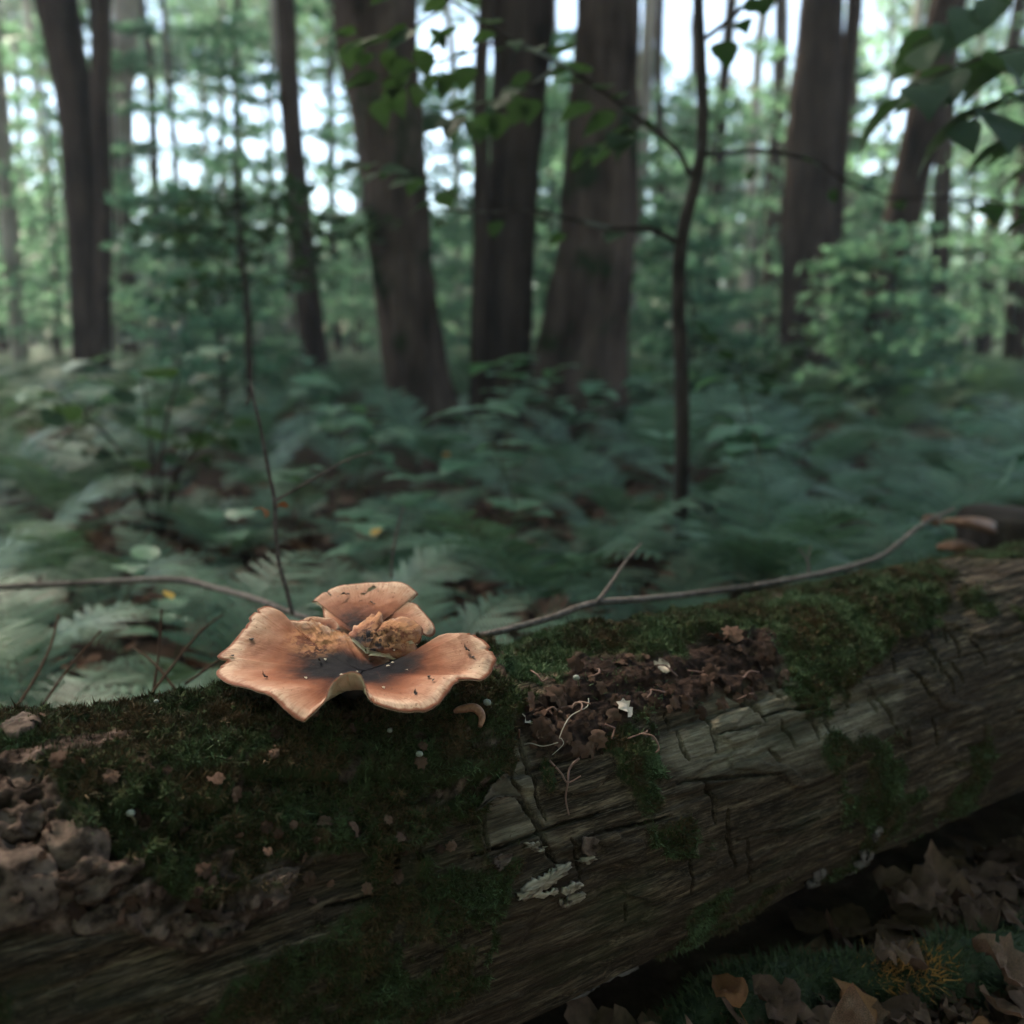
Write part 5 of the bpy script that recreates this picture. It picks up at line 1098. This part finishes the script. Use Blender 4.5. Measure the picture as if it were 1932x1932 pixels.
# ------------------------------------------------------------------ stump with orange bracket fungi at the right
def stump():
    Y = 1.5; b = at(1905, 1150, Y); b[2] = 0; o = empty('rotten_stump', b); tag(o, 'dark rotten stump behind the far end of the log, bearing orange brackets', 'stump')
    top = at(1905, 970, Y)[2]; z = np.linspace(-.05, top, 18); P = np.stack([z * .05, z * 0, z], -1); v, f = tube(P, .085 + .03 * np.exp(-z / .08), 40, .2, 22, 5, ridges=.15); obj('wood', mesh_np('stump_wood', v, f, M_BARKMOSS), o)
    mm = NT('bracket_orange'); M = mm.done(mm.bsdf(mm.ramp(mm.noise(mm.coord(), 60, 4), [(.3, (.10, .033, .015)), (.7, (.22, .095, .045))]), .6))
    for px, py, wd, lb in [(1835, 985, .085, 'wide orange bracket fungus on the stump, the upper one'), (1815, 1030, .07, 'thin orange bracket fungus on the stump, the lower one'), (1760, 978, .03, 'small orange bracket fungus at the left of the upper one')]:
        p = at(px, py, Y - .1 + (.04 if px < 1800 else 0)); n = 26; a = np.linspace(0, 2 * np.pi, n, endpoint=False); rows = []
        for rr, zz in [(0, .004), (.5, .005), (.85, .002), (1, -.002), (.9, -.007), (0, -.009)]:
            rows.append(np.stack([np.cos(a) * wd * .5 * rr * (1 + .12 * np.sin(3 * a) + .08 * np.sin(5 * a + 1)), np.sin(a) * wd * .38 * rr * (1 + .1 * np.sin(4 * a)), zz + .004 * np.sin(2 * a + px) * rr], -1))
        v = np.vstack(rows); i = np.arange(5)[:, None] * n; j = np.arange(n)[None]; k = (j + 1) % n; fb = np.stack([i + j, i + n + j, i + n + k, i + k], -1).reshape(-1, 4)[:, ::-1]
        q = obj('bracket_fungus', mesh_np('bracket', v, fb, M), None, p); q.rotation_euler = (.05, .12, .2); tag(q, lb, 'mushroom')
stump()
# unseen trees added behind the camera to shade the near side of the log
for k, (x, y, h_) in enumerate([(-2.8, -4.6, 7), (2.4, -4.8, 7.5), (6, -1.6, 7), (-6, -1.4, 7.5), (.2, -7.5, 8), (-6.5, -5.5, 8), (6.5, -5.5, 8)]):
    o = empty('tree', (x, y, 0)); tag(o, 'unseen tree added behind the viewpoint to shade the log', 'tree', 'added shade trees behind the viewpoint')
    P = catmull([(0, 0, -.1), (.05, .1, h_ * .4), (.2, .1, h_)], 8); v, f = tube(P, np.linspace(.2, .05, len(P)), 20, .08, 6, k, ridges=.1); obj('trunk', mesh_np('shade_trunk', v, f, M_BARK), o)
    c = obj('crown', SHADE_CROWN, o); place(c, (0, 0, h_ - 1.5), k * 1.3, 1.15)
for x, y, h_, r_ in [(-1.2, -1.3, 2.4, 1.1), (.3, -1.5, 2.6, 1.2), (1.7, -1.0, 2.4, 1.1), (-2.2, -.4, 2.4, 1.0), (2.6, .1, 2.2, .9), (1.3, -2.5, 3.2, 1.4)]: spray_tree((x, y, 0), h_, r_, ry, label='unseen leafy young tree added behind the viewpoint to shade the log', group='added young shade trees behind the viewpoint', size=.12, per=75)  # young trees added out of view to block low light from behind

# ------------------------------------------------------------------ the damp air between the trees
def haze():
    x, y0, y1, z0, z1 = 72, -72, 72, -1.2, 30
    v = np.array([[a, b, c] for a in (-x, x) for b in (y0, y1) for c in (z0, z1)]); f = np.array([[0, 1, 3, 2], [4, 6, 7, 5], [0, 4, 5, 1], [2, 3, 7, 6], [0, 2, 6, 4], [1, 5, 7, 3]])
    m = NT('forest_haze'); pv = m.n('ShaderNodeVolumePrincipled'); pv.inputs['Color'].default_value = (.9, .95, .95, 1); pv.inputs['Density'].default_value = 0.0035; pv.inputs['Anisotropy'].default_value = .3
    m.l(pv.outputs[0], m.out.inputs['Volume']); o = obj('haze', mesh_np('haze', v, f, m.m, False)); tag(o, 'faint damp haze hanging between the trees', 'haze', kind='stuff')
haze()
